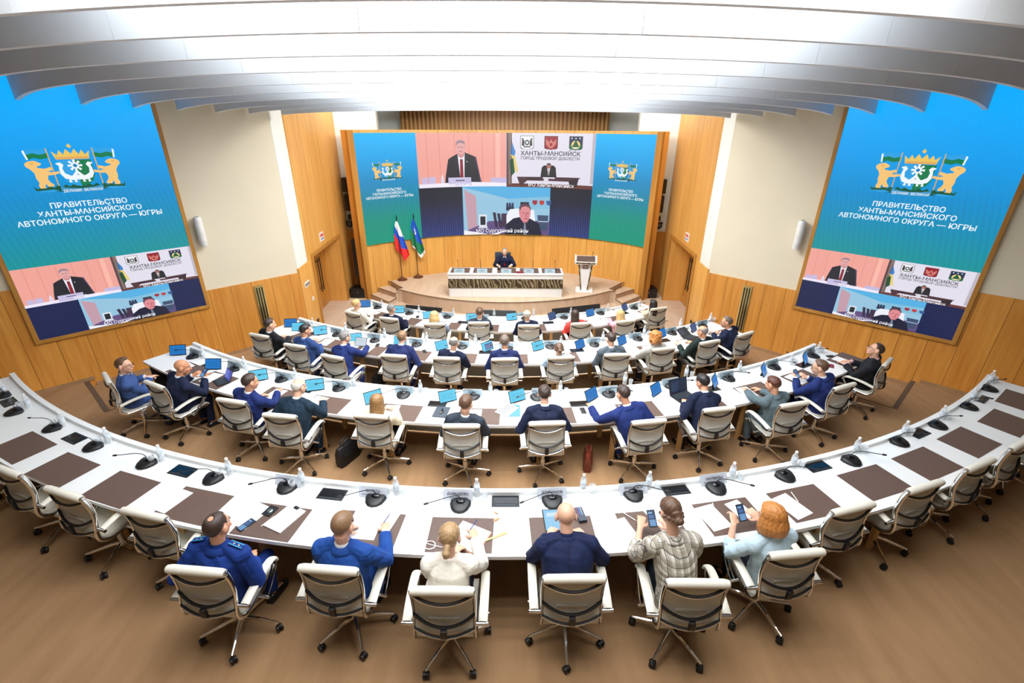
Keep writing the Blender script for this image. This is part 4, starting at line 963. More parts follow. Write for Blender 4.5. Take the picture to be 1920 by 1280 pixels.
# ---- the swivel chair
def bez(pts, k=6):
    """smooth curve through points"""
    P = [Vector(p) for p in pts]; out = []
    for i in range(len(P)-1):
        p0, p1, p2, p3 = P[max(i-1, 0)], P[i], P[i+1], P[min(i+2, len(P)-1)]
        for q in range(k):
            t = q/k; out.append(.5*((2*p1) + (p2-p0)*t + (2*p0-5*p1+4*p2-p3)*t*t + (3*p1-p0-3*p2+p3)*t**3))
    return out + [P[-1]]
def sheet(m, prof, w, th, bow=0.0, nx=6, inset=0.0):
    """upholstered sheet along a (y, z) profile, width w, thickness th on the rear/lower side"""
    pr = [Vector((0, p[0], p[1])) for p in prof]; rings = []
    for i, p in enumerate(pr):
        t = (pr[min(i+1, len(pr)-1)] - pr[max(i-1, 0)]).normalized(); nn = Vector((0, t.z, -t.y))
        ring = []
        for k in range(nx+1):
            x = -w/2 + w*k/nx; b = bow*(1-(2*x/w)**2); ring.append(p + Vector((x, 0, 0)) + nn*b)
        for k in range(nx, -1, -1):
            x = -w/2 + w*k/nx; b = bow*(1-(2*x/w)**2); ring.append(p + Vector((x, 0, 0)) + nn*(b+th))
        rings.append(ring)
    return m.loft(rings)
SEAT_P = bez([(.25, .445), (.225, .47), (.10, .472), (-.05, .458), (-.17, .452), (-.215, .472)], 5)
BACK_P = bez([(-.215, .472), (-.252, .51), (-.262, .58), (-.240, .68), (-.224, .78), (-.232, .90), (-.250, .985)], 5)
def make_chair(label):
    t = empty('swivel_chair', label, 'chair')
    sm = MB(); sheet(sm, [(p.x if False else p[0], p[1]) for p in [(v.x, v.y) for v in [Vector((q[0], q[1], 0)) for q in [(p[0], p[1]) for p in SEAT_P]]]], .45, .038)
    sm.build('seat', M['leather'], t, angle=60)
    m = MB(); sheet(m, [(p[0], p[1]) for p in BACK_P], .45, .030, 0); b = m.build('backrest', M['leather'], t, angle=60)
    m = MB(); sheet(m, [(p[0], p[1]) for p in BACK_P[1:-1]], .44, -.012, 0); m.build('back_panel', M['back_mesh'], b, angle=60)
    m = MB()
    for z, w in ((.70, .24), (.64, .24)): m.box((0, -.252, z), (w, .012, .03), None, .004)
    m.build('lumbar_loop', M['back_mesh'], b)
    m = MB(); m.tube([(-.232, -.254, 1.0), (-.20, -.254, 1.002), (0, -.254, 1.003), (.20, -.254, 1.002), (.232, -.254, 1.0)], [.030, .036, .037, .036, .030], 12); m.build('head_roll', M['leather'], t)
    full = [Vector((0, p[0], p[1])) for p in SEAT_P[2:]] + [Vector((0, p[0], p[1])) for p in BACK_P[1:]]
    for s in (-1, 1):
        m = MB(); m.tube([p + Vector((s*.234, 0, -.004)) for p in full], .017, 8, (1.25, .62), up=(0, 0, 1)); m.ell((s*.236, -.254, 1.0), (.010, .026, .026), None, 6)
        m.build('side_rail', M['chrome'], t)
    def bow(z0, dz, y0, dy, r, mat, name, n=10):
        m = MB(); m.tube([(.228*(2*i/n-1), y0 - dy*(1-(2*i/n-1)**2), z0 - dz*(1-(2*i/n-1)**2)) for i in range(n+1)], r, 6); return m.build(name, mat, t)
    bow(.962, .052, -.250, .045, .011, M['black'], 'top_brace'); bow(.945, .050, -.254, .046, .006, M['chrome'], 'top_brace')
    bow(.735, .075, -.244, .055, .013, M['black'], 'back_brace'); bow(.615, .045, -.266, .045, .010, M['black'], 'back_brace'); bow(.606, .045, -.274, .046, .006, M['chrome'], 'back_brace')
    MB().box((0, -.318, .612), (.05, .028, .085), None, .006).build('tilt_block', M['black'], t)
    for s in (-1, 1):
        ar = MB(); ar.tube(bez([(s*.292, -.235, .640), (s*.294, -.10, .672), (s*.294, .06, .690), (s*.292, .15, .684), (s*.289, .195, .655), (s*.288, .20, .63)], 4), .037, 10, (.46, 1.0), up=(0, 0, 1))
        a = ar.build('armrest', M['leather'], t)
        for q0, q1, rr in (((s*.235, -.245, .630), (s*.332, -.240, .628), .016), ((s*.235, -.02, .452), (s*.325, -.02, .440), .014)):
            MB().tube([q0, q1], rr, 10).build('arm_bracket', M['chrome'], a)
        for x in (.274, .308): MB().tube(bez([(s*x, .190, .640), (s*x, .165, .585), (s*x, .06, .49), (s*x, -.03, .440)], 3), .0075, 6).build('arm_bar', M['chrome'], a)
    bs = MB().tube([(0, 0, .105), (0, 0, .26)], .032, 12).tube([(0, 0, .24), (0, 0, .43)], .024, 10).build('base', M['chrome'], t)
    MB().box((0, -.02, .425), (.22, .26, .045), None, .012).build('mechanism', M['black'], t)
    lg = MB(); lg.tube([(0, .02, .135), (0, .12, .125), (0, .33, .088)], [.026, .022, .014], 8, (1.0, .75)); lme = lg.mesh('base_leg', M['chrome'])
    cm = MB()
    for s in (-1, 1): cm.lathe([(.006, -.011), (.028, -.010), (.031, 0), (.028, .010), (.006, .011)], (s*.016, 0, .031), 12, Matrix.Rotation(PI/2, 4, 'Y'))
    cm.box((0, 0, .052), (.026, .04, .03), None, .006); cm.tube([(0, 0, .05), (0, 0, .09)], .008, 6); cme = cm.mesh('caster', M['black'])
    for q in range(5):
        R = Matrix.Rotation(q*2*PI/5, 4, 'Z'); link('base_leg', lme, bs, R)
        link('caster', cme, bs, R @ Matrix.Translation((0, .325, 0)) @ Matrix.Rotation(q*1.9, 4, 'Z'))
    remember(t); return t
_chair = [None]
rc = random.Random(5)
def place_chair(x, y, z, rz, label):
    if _chair[0] is None:
        t = make_chair(label); t.location = (x, y, z); t.rotation_euler = (0, 0, rz); t['group'] = 'white leather swivel chairs'; _chair[0] = t; kids = list(t.children)
    else:
        t = dup(_chair[0], (x, y, z), rz, label); kids = list(t.children)
    for c in kids:
        if c.name.startswith('base'): c.rotation_euler = (0, 0, rc.uniform(0, 1.25))
    return t
NUM = ['first', 'second', 'third', 'fourth', 'fifth', 'sixth', 'seventh', 'eighth', 'ninth', 'tenth', 'eleventh', 'twelfth']
for r in (1, 2, 3, 4):
    L = CHAIRS[r]
    for i, (x, y, f) in enumerate(L):
        if r == 1:
            k = i-4
            lab = ('empty white leather swivel chair, %s left of the uniformed man' % NUM[-k-1] if k < 0 else
                   'empty white leather swivel chair, %s right of the ginger woman' % NUM[k-6] if k > 5 else
                   'white leather swivel chair under the ' + WHO[1][k])
        else: lab = 'white leather swivel chair under the ' + WHO[r][i]
        place_chair(x, y, Z[r], R_(f), lab)

# ---- who sits where: each microphone stands at one place
def place_name(r, i):
    if r == 1:
        k = i-6
        if k < 0: return '%s place left of the uniformed man' % NUM[-k-1]
        if k > 5: return '%s place right of the ginger woman' % NUM[k-6]
        return WHO[1][k]
    return WHO[r][i]
def of(r, i, at='before'):
    p = place_name(r, i); return 'at the ' + p if ' place ' in p else at + ' the ' + p

# ---- conference microphones
def make_mic(s):
    t = empty('conference_microphone', '-', 'microphone')
    pts = [(-.055, .085), (.055, .085), (.098, .055), (.100, .015), (.078, -.045), (.045, -.080), (0, -.092), (-.045, -.080), (-.078, -.045), (-.100, .015), (-.098, .055)]
    m = MB()
    rings = []
    for k, z, tilt in ((1.0, 0, 0), (1.03, .016, 0), (.97, .030, .10), (.80, .040, .12)): rings.append([Vector((x*k, y*k, z + tilt*(y*k))) for x, y in reversed(pts)])
    m.loft(list(rings)); m.f = [tuple(reversed(f)) for f in m.f]
    m.build('base', M['black'], t, angle=35)
    MB().ell((0, .028, .046), (.045, .03, .016), None, 7).build('control_dome', M['black_gloss'], t)
    MB().tube(bez([(0, .03, .05), (s*.004, .026, .09), (s*.03, .010, .125), (s*.10, -.02, .135), (s*.20, -.055, .12), (s*.295, -.085, .105)], 4), .0042, 6).build('gooseneck', M['black'], t)
    d = Vector((s*.095, -.03, -.015)).normalized(); MB().tube([Vector((s*.285, -.082, .107)), Vector((s*.285, -.082, .107)) + d*.012, Vector((s*.285, -.082, .107)) + d*.045], [.006, .0115, .009], 8).build('capsule', M['black'], t)
    remember(t); return t
mic_p = {}
for r in (1, 2, 3, 4):
    for i, (x, y) in enumerate(MICS[r]):
        s = -1 if x < 1.15 else 1; rz = face_of(r, x, y) + rc.uniform(-.08, .08)
        if r > 1: rz += rc.uniform(-.15, .15)
        lab = 'black gooseneck conference microphone ' + of(r, i)
        if s not in mic_p:
            t = make_mic(s); t.location = (x, y, Z[r]+.751); t.rotation_euler = (0, 0, rz); t['label'] = lab; t['group'] = 'conference microphones on the curved tables'; mic_p[s] = t
        else: dup(mic_p[s], (x, y, Z[r]+.751), rz, lab)

# ---- water bottles and glasses
def make_bottle():
    t = empty('water_bottle', '-', 'bottle')
    MB().lathe([(.002, 0), (.028, 0), (.031, .006), (.031, .05), (.029, .055), (.031, .06), (.031, .125), (.027, .150), (.013, .178), (.012, .188), (.002, .189)], n=16).build('body', M['clear'], t)
    MB().lathe([(.0318, .068), (.0318, .115)], n=16).build('paper_label', M['bottle_label'], t)
    MB().lathe([(.002, .186), (.0155, .186), (.0155, .206), (.013, .208), (.002, .208)], n=14).build('cap', M['white_plastic'], t)
    remember(t); return t
M['bottle_label'] = plain('pale_bottle_label', rgb(206, 216, 224), .5, var=.15, scale=60)
def make_glass():
    t = empty('drinking_glass', '-', 'glass')
    MB().lathe([(.026, .0), (.033, .085), (.0335, .09), (.031, .09), (.0245, .006), (.002, .006)], n=16).build('tumbler', M['clear'], t)
    remember(t); return t
bt = gl = None
for r in (1, 2, 3, 4):
    for i, (x, y) in enumerate(BOTTLES[r]):
        lab = 'clear water bottle with white cap ' + of(r, i, 'beyond')
        if bt is None: bt = make_bottle(); bt.location = (x, y, Z[r]+.751); bt['label'] = lab; bt['group'] = 'water bottles on the curved tables'
        else: dup(bt, (x, y, Z[r]+.751), rc.uniform(0, 6), lab)
        if r == 4 or (r == 3 and i % 2): continue
        a = face_of(r, x, y); s = -1 if (r == 1 and x < -1.2) else 1
        dx, dy = (-.075, -.06) if s < 0 else (.085, -.03)
        gx, gy = x + dx*math.cos(a) - dy*math.sin(a), y + dx*math.sin(a) + dy*math.cos(a)
        lab = 'upturned clear glass beside the bottle ' + of(r, i, 'beyond')
        if gl is None: gl = make_glass(); gl.location = (gx, gy, Z[r]+.751); gl['label'] = lab; gl['group'] = 'drinking glasses on the curved tables'
        else: dup(gl, (gx, gy, Z[r]+.751), 0, lab)

# ---- name plates
NAMES = [('КРАЦ', 'Наталья Петровна'), ('БАЛУТА', 'Вячеслав Николаевич'), ('ДАВЫДОВА', 'Дарья Олеговна'), ('КОЛЧАНОВ', 'Евгений Николаевич'), ('РОМАНЮК', 'Юлия Владимировна'), ('МАТВЕЕВА', 'Людмила Анатольевна')]
for i, (x, y) in enumerate(PLATES[1]):
    name_plate((x, y, Z[1]+.751), face_of(1, x, y), 'clear name plate ' + of(1, i+6, 'facing') , 'name plates on the curved tables', NAMES[i], 'card_pale')
for r in (2, 3, 4):
    for i, (x, y) in enumerate(PLATES[r]):
        name_plate((x, y, Z[r]+.751), face_of(r, x, y) + rc.uniform(-.05, .05), 'pale name plate ' + of(r, i, 'facing'), 'name plates on the curved tables')

# ---- brown desk pads
pad_me = MB().box((0, 0, .0015), (.58, .40, .003), None, .001).mesh('desk_pad', M['pad'], False)
def pad(x, y, r, a, lab):
    o = link('desk_pad', pad_me, None, frame(x, y, Z[r]+.7505, a)); tag(o, lab, 'desk pad', 'brown desk pads on the curved tables')
for i, (x, y) in enumerate(PADS1):
    pad(x, y, 1, face_of(1, x, y), 'flat brown desk pad ' + of(1, i+2, 'under the hands of') if i+2 in range(6, 12) else 'bare brown desk pad ' + of(1, i+2))
PADXY = {}
for r, rr in ((2, 10.90), (3, 9.52), (4, 6.68)):
    for i, (x, y, f) in enumerate(CHAIRS[r]):
        a = math.degrees(math.atan2(x-CX, CY[r]-y)) + (.9 if r < 4 else 1.3); px, py = pol(r, a, rr); an = face_of(r, px, py)
        PADXY[r, i] = (px, py, an); pad(px, py, r, an, 'brown desk pad ' + of(r, i, 'under the papers of'))

# ---- flip-up socket boxes let into the tables
def make_socket():
    t = empty('socket_box', '-', 'socket box')
    MB().box((0, 0, .003), (.27, .15, .006), None, .002).build('bezel', M['black'], t, smooth=False)
    MB().box((0, .008, .0075), (.235, .10, .004), None, .001).build('flap', M['black_gloss'], t, smooth=False)
    MB().box((0, -.058, .0075), (.19, .012, .004)).build('brush_slot', M['dark_metal'], t, smooth=False)
    remember(t); return t
sk = None
SK = ['far left end', 'second from the left end', 'third from the left end', 'between uniformed man and table rim', 'between cream sweater woman and shaven-headed man', 'between plaid and pale blue women', 'third from the right end', 'second from the right end', 'far right end']
for i, (x, y) in enumerate(SOCKETS):
    lab = 'black flip-top socket box set in the nearest table, ' + SK[i]
    if sk is None: sk = make_socket(); sk.location = (x, y, Z[1]+.7505); sk.rotation_euler = (0, 0, face_of(1, x, y)); sk['label'] = lab; sk['group'] = 'socket boxes in the tables'
    else: dup(sk, (x, y, Z[1]+.7505), face_of(1, x, y), lab)
for r, R in ((2, 10.62), (3, 9.24), (4, 6.42)):
    for i in range(0, len(MICS[r])-1, 2):
        (x0, y0), (x1, y1) = MICS[r][i], MICS[r][i+1]; a = math.degrees(math.atan2((x0+x1)/2-CX, CY[r]-(y0+y1)/2)); x, y = pol(r, a+.2, R)
        if r == 4 and i == 0: continue
        dup(sk, (x, y, Z[r]+.7505), face_of(r, x, y), 'flip-top table socket box left of the ' + WHO[r][i+1])

# ---- tablets on the tables
TAB_C = {'c': (104, 212, 248), 'b': (24, 120, 200), 'd': (48, 84, 138), 'v': (110, 214, 250)}
tab_p = {}
def make_tablet(k):
    t = empty('tablet', '-', 'tablet'); T = Matrix.Translation((0, .005, .004)) @ Matrix.Rotation(-.42, 4, 'X')
    MB().box((0, 0, .092), (.265, .009, .184), None, .004).build('body', M['black'], t, smooth=False, M=T)
    a = Art(0, 0, 1, 1, 0).rect(-.124, .124, .012, .172, TAB_C[k])
    if k == 'v':
        a.rect(-.06, .118, .03, .14, (26, 40, 118))
        for q in range(5):
            for w in range(4): a.rect(-.045+.04*w, -.02+.04*w, .042+.018*q, .052+.018*q, (190, 206, 240))
    else:
        for q in range(4): a.rect(-.095, .095-.02*(q % 2), .05+.024*q, .054+.024*q, tuple(int(v*.74) for v in TAB_C[k]))
    a.build('display', lambda u, v, l: Vector((u, -.0052-.0002*l, v)), t, None, .95).matrix_local = T
    MB().add(taper(0, 0, .16, .10, .0, .07, 0, .003), BF).add([(-.05, .055, .002), (.05, .055, .002), (.05, .062, .002), (-.05, .062, .002), (-.05, .036, .085), (.05, .036, .085), (.05, .042, .085), (-.05, .042, .085)], BF).build('stand', M['black'], t, smooth=False)
    remember(t); return t
cnt = {2: 0, 3: 0, 4: 0}
TABWHO = {3: ['man in black at third row left end', 'man in blue second from third row left', None]}
t3 = ['beyond the man in black at third row left end', 'between the two leftmost third-row men', 'before the man in blue second from third row left', 'beyond the grey-haired man holding white tablet', 'before the fair-haired man in navy', 'before the balding grey man in third row', 'and dark grid, by the middle third-row man', 'left of the woman in light blue with low bun', 'left of the man in mid-grey suit', 'left of the curly ginger woman in grey', 'left of the bald man in dark green', 'before the third row rightmost man with glasses']
for r, x, y, a, k in TABLETS:
    i = cnt[r]; cnt[r] += 1
    lab = ('lit blue standing tablet ' if k != 'd' else 'dim blue standing tablet ') + (t3[i] if r == 3 else 'left of the ' + WHO[r][i])
    if k not in tab_p:
        t = make_tablet(k); t.location = (x, y, Z[r]+.752); t.rotation_euler = (0, 0, R_(a)); t['label'] = lab; t['group'] = 'tablets standing on the tables'; tab_p[k] = t
    else: dup(tab_p[k], (x, y, Z[r]+.752), R_(a), lab)

# ---- papers, phones and small things
def flat(name, x, y, r, rz, w, d, h, mat, lab, cat, z=.7505, group=None):
    o = MB().box((0, 0, h/2), (w, d, h), None, min(.002, h*.4)).build(name, mat, None, False, M=frame(x, y, Z[r]+z, rz)); return tag(o, lab, cat, group)
def lines(o, w, d, h, k=9, m0=.2):
    p = MB(); rr = random.Random(len(o.name))
    for q in range(k): p.box((-w*.04, d*(.36-.72*q/k), h+.0004), (w*rr.uniform(.62, .8), d*.012, .0004))
    p.build('print_lines', M['ink_soft'], o, smooth=False)
M['ink_soft'] = plain('faint_print', rgb(176, 178, 184), .8)
M['pen'] = plain('blue_pen', rgb(60, 70, 150), .3); M['case'] = plain('charcoal_case', rgb(52, 62, 72), .5); M['folder_blue'] = plain('blue_folder', rgb(70, 130, 210), .4)
M['tan'] = plain('tan_leather', rgb(206, 140, 92), .5); M['bag'] = plain('black_nylon', rgb(20, 21, 24), .55, bump=.2); M['bag_red'] = plain('oxblood_leather', rgb(104, 44, 30), .35)
for (r, i), (x, y, a) in PADXY.items():
    if r == 2 and i in (8,): continue
    dx = -.13 + .05*((i*7) % 3 - 1); k = 'sheet of paper'
    px, py = x + dx*math.cos(a) - .02*math.sin(a), y + dx*math.sin(a) + .02*math.cos(a)
    flat('paper', px, py, r, a + .12*((i*5) % 3 - 1), .21, .297, .0016, M['paper'], 'white paper on the desk pad of the ' + WHO[r][i], 'paper', .754, 'papers on the desk pads')
def at1(px, py): return px, py
def pen(x, y, r, rz, lab, mat, z=.7505, L=.14):
    o = MB().tube([(-L/2, 0, .005), (L*.42, 0, .005), (L/2, 0, .005)], [.0045, .0045, .001], 8).build('pen', mat, M=frame(x, y, Z[r]+z, rz)); return tag(o, lab, 'pen')
def phone(x, y, r, rz, lab, lit=True, z=.7505, M0=None):
    o = MB().box((0, 0, .004), (.074, .15, .008), None, .003).build('phone', M['black'], None, M=M0 or frame(x, y, Z[r]+z, rz)); tag(o, lab, 'phone')
    if lit:
        a = Art(0, 0, 1, 1, 0).rect(-.033, .033, -.069, .069, (40, 70, 110)).rect(-.028, .028, -.064, -.01, (120, 170, 220)).rect(-.028, .02, .0, .03, (80, 120, 180)).rect(-.028, .01, .04, .055, (150, 190, 230))
        a.build('display', lambda u, v, l: Vector((u, v, .0082 + .0002*l)), o, None, .8)
    return o
I = ITEMS
def fc(k, r, d=0.0): return face_of(r, *I[k]) + d
def sheet1(k, lab, d=0.0, w=.21, h=.297, th=.001, z=.754, ln=True, r=1, mat=None):
    o = flat('paper', *I[k], r, fc(k, r, d), w, h, th, mat or M['paper'], lab, 'paper', z)
    if ln: lines(o, w, h, th)
    return o
sheet1('paper_c0', 'white paper on the desk pad at the first place left of the uniformed man', -.1, ln=False)
sheet1('p1_sheet', 'loose white sheet lying before the uniformed man', -.25, ln=False)
o = sheet1('p1_stack', 'clipped stack of white sheets with black binder clip by uniformed man', -.28, th=.012)
MB().box((.0, .135, .018), (.05, .03, .014), None, .003).tube([(-.012, .14, .02), (-.014, .17, .022), (.014, .17, .022), (.012, .14, .02)], .0016, 5).build('binder_clip', M['black'], o)
o = flat('badge_holder', *I['p1_badge'], 1, fc('p1_badge', 1, -.15), .095, .12, .01, M['black'], 'black badge holder with silver crest before the uniformed man', 'badge', .755)
MB().lathe([(.002, .01), (.026, .0105), (.022, .013), (.002, .013)], n=12).build('crest', M['steel'], o)
phone(*I['p1_phone'], 1, fc('p1_phone', 1, -.35), 'black phone with blue lit text on the table by uniformed man', True, .7545)
pen(*I['p1_pen'], 1, fc('p1_pen', 1, 1.25), 'white pen lying on the pad of the uniformed man', M['white_plastic'], .755)
sheet1('p2_sheet', 'large printed sheet before the man in bright blue suit', .0, .297, .42)
sheet1('p2_sheet2', 'white sheet being signed by the man in bright blue suit', -.18, .21, .297, .001, .756)
o = flat('notebook', *I['p3_book'], 1, fc('p3_book', 1, -.45), .30, .27, .012, M['paper'], 'open cream notebook under the hands of the woman in cream sweater', 'notebook', .755)
MB().box((0, 0, -.001), (.31, .28, .003)).build('cover', M['tan'], o, smooth=False)
m = MB(); pts = [(.05*math.cos(a*.55)*(1+.06*math.sin(a)), .045*math.sin(a*.55), .004+.002*math.sin(a*.9)) for a in range(40)] + [(.10, -.02, .004), (.16, -.03, .004)]
tag(m.tube(pts, .0042, 6).build('cable', M['white_plastic'], M=frame(*I['p3_coil'], Z[1]+.754, 0)), 'coiled white charging cable left of the woman in cream sweater', 'cable')
for k, lab, s in (('p3_ear1', 'smaller tan leather scrap on the white table', .6), ('p3_ear2', 'larger tan leather key holder on the white table', 1)):
    m = MB(); m.tube([(-.028*s, 0, .006), (0, 0, .008), (.025*s, .006, .007)], [.010*s, .013*s, .011*s], 8, (.5, 1)); o = m.build('key_holder', M['tan'], M=frame(*I[k], Z[1]+.7505, .4 if s == 1 else -.9)); tag(o, lab, 'key holder')
    MB().box((.030*s, .006, .005), (.008, .008, .006)).build('stud', M['black'], o)
tag(MB().box((0, 0, .007), (.215, .02, .014), None, .004).build('pencil_case', M['brass'], M=frame(*I['p3_stick'], Z[1]+.7505, .47)), 'slim beige stick lying right of the woman in cream sweater', 'stick')
o = flat('tablet', *I['p4_tab'], 1, fc('p4_tab', 1, .02), .19, .27, .008, M['black'], 'flat tablet with pale blue screen before the shaven-headed man', 'tablet', .7545)
Art(0, 0, 1, 1, 0).rect(-.085, .085, -.125, .125, (130, 196, 236)).rect(-.06, .05, .04, .09, (200, 228, 244)).build('display', lambda u, v, l: Vector((u, v, .0083+.0002*l)), o, None, .9)
o = flat('glasses_case', *I['p4_case'], 1, fc('p4_case', 1, .12), .075, .17, .032, M['case'], 'black striped glasses case right of the shaven-headed man', 'case', .7545)
for q, c in enumerate((M['maroon'], M['blue'], M['steel'])): MB().box((-.02+.018*q, .03, .0325), (.008, .10, .001)).build('stripe', c, o)
sheet1('p5_paper', 'white sheet on the pad left of the woman in plaid jacket', .25, ln=False)
sheet1('p5_paper2', 'printed white sheet under the phone of the woman in plaid jacket', .3)
pen(*I['p5_pen'], 1, fc('p5_pen', 1, -.9), 'white pen on the sheet left of the woman in plaid jacket', M['white_plastic'], .757)
sheet1('p6_paper', 'blank white sheet left of the ginger woman', .15, ln=False)
sheet1('p6_paper2', 'white notepad under the phone of the ginger woman', .2, .16, .23, .008, ln=False)
pen(*I['p6_pen'], 1, fc('p6_pen', 1, 1.2), 'slim white pen on the blank sheet left of the ginger woman', M['white_plastic'], .756)
sheet1('c7_paper', 'blank white sheet at the first place right of the ginger woman', .2, ln=False)
pen(*I['c7_pen'], 1, fc('c7_pen', 1, 1.3), 'slim white pen at the first place right of the ginger woman', M['white_plastic'], .756)
# second row
def laptop(x, y, r, rz, lab, scr, w=.31, d=.21, tilt=.35, cat='laptop'):
    t = empty('laptop', lab, cat, (x, y, Z[r]+.7545), rz)
    MB().box((0, 0, .008), (w, d, .014), None, .004).build('base', M['black'], t, smooth=False)
    m = MB()
    for q in range(5):
        for c in range(12): m.box((-w*.43 + w*.86*(c+.5)/12, d*.38 - .026*q, .0165), (w*.86/12*.8, .019, .003))
    m.build('keyboard', M['case'], t, smooth=False)
    T = Matrix.Translation((0, d/2, .015)) @ Matrix.Rotation(-tilt, 4, 'X')
    MB().box((0, 0, d*.5), (w, .008, d), None, .003).build('lid', M['black'], t, smooth=False, M=T)
    a = Art(0, 0, 1, 1, 0).rect(-w*.47, w*.47, d*.05, d*.95, scr)
    for q in range(6): a.rect(-w*.40, -w*.05+w*.05*(q % 3), d*(.2+.11*q), d*(.225+.11*q), tuple(min(255, v*2+40) for v in scr))
    a.build('display', lambda u, v, l: Vector((u, -.0044-.0002*l, v)), t, None, .9).matrix_local = T
    return t
laptop(*I['kb'], 2, fc('kb', 2, -.35), 'small dark keyboard tablet with violet picture beside the bald phone holder', (70, 84, 190), .25, .17, .5, 'tablet')
o = flat('tablet_case', *I['case2'], 2, fc('case2', 2, -.05), .20, .26, .014, M['case'], 'dark grey tablet case left of the man in charcoal suit', 'case', .7505)
MB().tube([(0, -.07, .018), (.012, 0, .022), (0, .07, .018)], [.012, .02, .012], 8, (.6, 1)).build('glasses', M['black_gloss'], o)
o = flat('folder', I['mag'][0]+.05, I['mag'][1], 2, fc('mag', 2, .0), .22, .30, .006, M['folder_blue'], 'bright blue folder under the magazine in the second row', 'folder', .7505)
o = flat('magazine', I['mag'][0]-.03, I['mag'][1]+.01, 2, fc('mag', 2, -.6), .22, .29, .006, M['paper'], 'printed grey and white magazine on the blue folder', 'magazine', .757)
m = MB()
for q in range(9): m.box((-.03, .11-.026*q, .0065), (.13, .014, .001))
m.build('print', M['ink'], o, smooth=False)
phone(*I['ph2'], 2, fc('ph2', 2, .0), 'dark phone on the table left of the stretching man in blue', False)
laptop(*I['lap2'], 2, R_(24), 'open black laptop with dark screen before the typing man', (18, 34, 60), .34, .23, .30)
phone(*I['ph18'], 2, fc('ph18', 2, 1.2), 'black phone on the table beyond the man looking up', False)
flat('card', *I['red18'], 2, fc('red18', 2, .5), .15, .10, .002, M['maroon'], 'small red card on the pad of the man looking up', 'card', .757)
phone(*I['ph3a'], 3, fc('ph3a', 3, .3), 'black phone right of the grey-haired man holding white tablet', False)
phone(*I['ph3b'], 3, fc('ph3b', 3, .5), 'dark blue phone right of the fair-haired man in navy', False)
laptop(*I['lap3'], 3, R_(38), 'open black laptop before the bald man in dark green', (30, 36, 52), .30, .21, 1.0)
phone(*I['ph4'], 4, fc('ph4', 4, .4), 'dark phone right of the grey-haired man by left stage steps', False)
def bag(p, z, rz, mat, lab, w, d, h, cat):
    t = empty(cat.replace(' ', '_'), lab, cat, (*p, z), rz)
    m = MB(); m.loft([[Vector((x*w/2*k, y*d/2*k2, zz)) for x, y in ((-1, -.7), (-.7, -1), (.7, -1), (1, -.7), (1, .7), (.7, 1), (-.7, 1), (-1, .7))] for k, k2, zz in ((.97, .95, 0), (1.02, 1.1, h*.25), (1, .95, h*.7), (.93, .55, h*.95), (.9, .4, h))]); m.build('body', mat, t, angle=60)
    for s in (-1, 1): MB().tube(bez([(-w*.22, s*.02, h*.96), (-w*.2, s*.03, h*1.16), (0, s*.03, h*1.26), (w*.2, s*.03, h*1.16), (w*.22, s*.02, h*.96)], 4), .008, 6).build('handle', mat, t)
    MB().box((0, -d*.53, h*.42), (w*.7, .01, h*.4), None, .004).build('pocket', mat, t)
bag(I['bag'], Z[2], R_(65), M['bag'], 'black nylon briefcase on the carpet beside the cream jacket woman', .40, .13, .31, 'briefcase')
bag(I['bag2'], Z[2], R_(80), M['bag_red'], 'oxblood leather handbag leaning at a table leg, second row', .34, .12, .27, 'handbag')
bag(I['bag3'], Z[3], R_(70), M['bag'], 'black bag on the carpet left of the fair-haired man in third row', .36, .13, .28, 'bag')
# ================================================================ people
SKIN = [plain('skin_fair', rgb(222, 172, 144), .5, var=.04, scale=30), plain('skin_warm', rgb(212, 154, 122), .5, var=.04, scale=30), plain('skin_tan', rgb(200, 138, 102), .5, var=.04, scale=30)]
def hair_mat(name, c, shine=.45):
    n = N(name).set(shine); o = n.obj()
    f = n.noise(n.mapping(o, (60, 60, 6)), 3.0, 4, .6)
    n.col(n.ramp(f, [(.3, tuple(x*.55 for x in c)), (.7, tuple(min(1, x*1.25) for x in c))])); n.bump(f, .35, .006); return n.m
HAIR = {k: hair_mat('hair_'+k, rgb(*c)) for k, c in dict(black=(34, 28, 28), dark=(62, 46, 38), brown=(98, 70, 50), light=(136, 104, 74), ginger=(196, 128, 62), auburn=(88, 48, 34), blonde=(226, 190, 128), ash=(176, 142, 100), grey=(136, 132, 128), white=(222, 216, 206), saltbrown=(112, 96, 84), honey=(150, 110, 66)).items()}
def cloth(name, c, rough=.8, kind=None):
    n = N(name).set(rough, 0, .25); o = n.obj()
    f = n.noise(o, 9, 4, .6); f2 = n.noise(n.mapping(o, (1, 1, 2.2)), 5, 3, .55)
    col = n.ramp(f, [(.3, tuple(x*.86 for x in c)), (.7, tuple(min(1, x*1.1) for x in c))])
    if kind == 'plaid':
        sp = n.new('ShaderNodeSeparateXYZ'); n.link(o, sp.inputs[0])
        def band(v, period, width, ph=0.0): return n.math('LESS_THAN', n.math('FRACT', n.math('ADD', n.math('DIVIDE', v, period), 10.0+ph)), width)
        for v in (n.math('ADD', sp.outputs[0], n.math('MULTIPLY', sp.outputs[1], .35)), n.math('SUBTRACT', sp.outputs[2], n.math('MULTIPLY', sp.outputs[1], .5))):
            col = n.mix(n.math('MULTIPLY', band(v, .058, .34), .55), col, rgb(134, 122, 104))
            col = n.mix(n.math('MULTIPLY', band(v, .058, .10, .12), .8), col, rgb(46, 44, 42))
            col = n.mix(n.math('MULTIPLY', band(v, .058, .06, .62), .7), col, rgb(90, 82, 70))
    n.col(col); n.bump(f2, .42, .030); return n.m
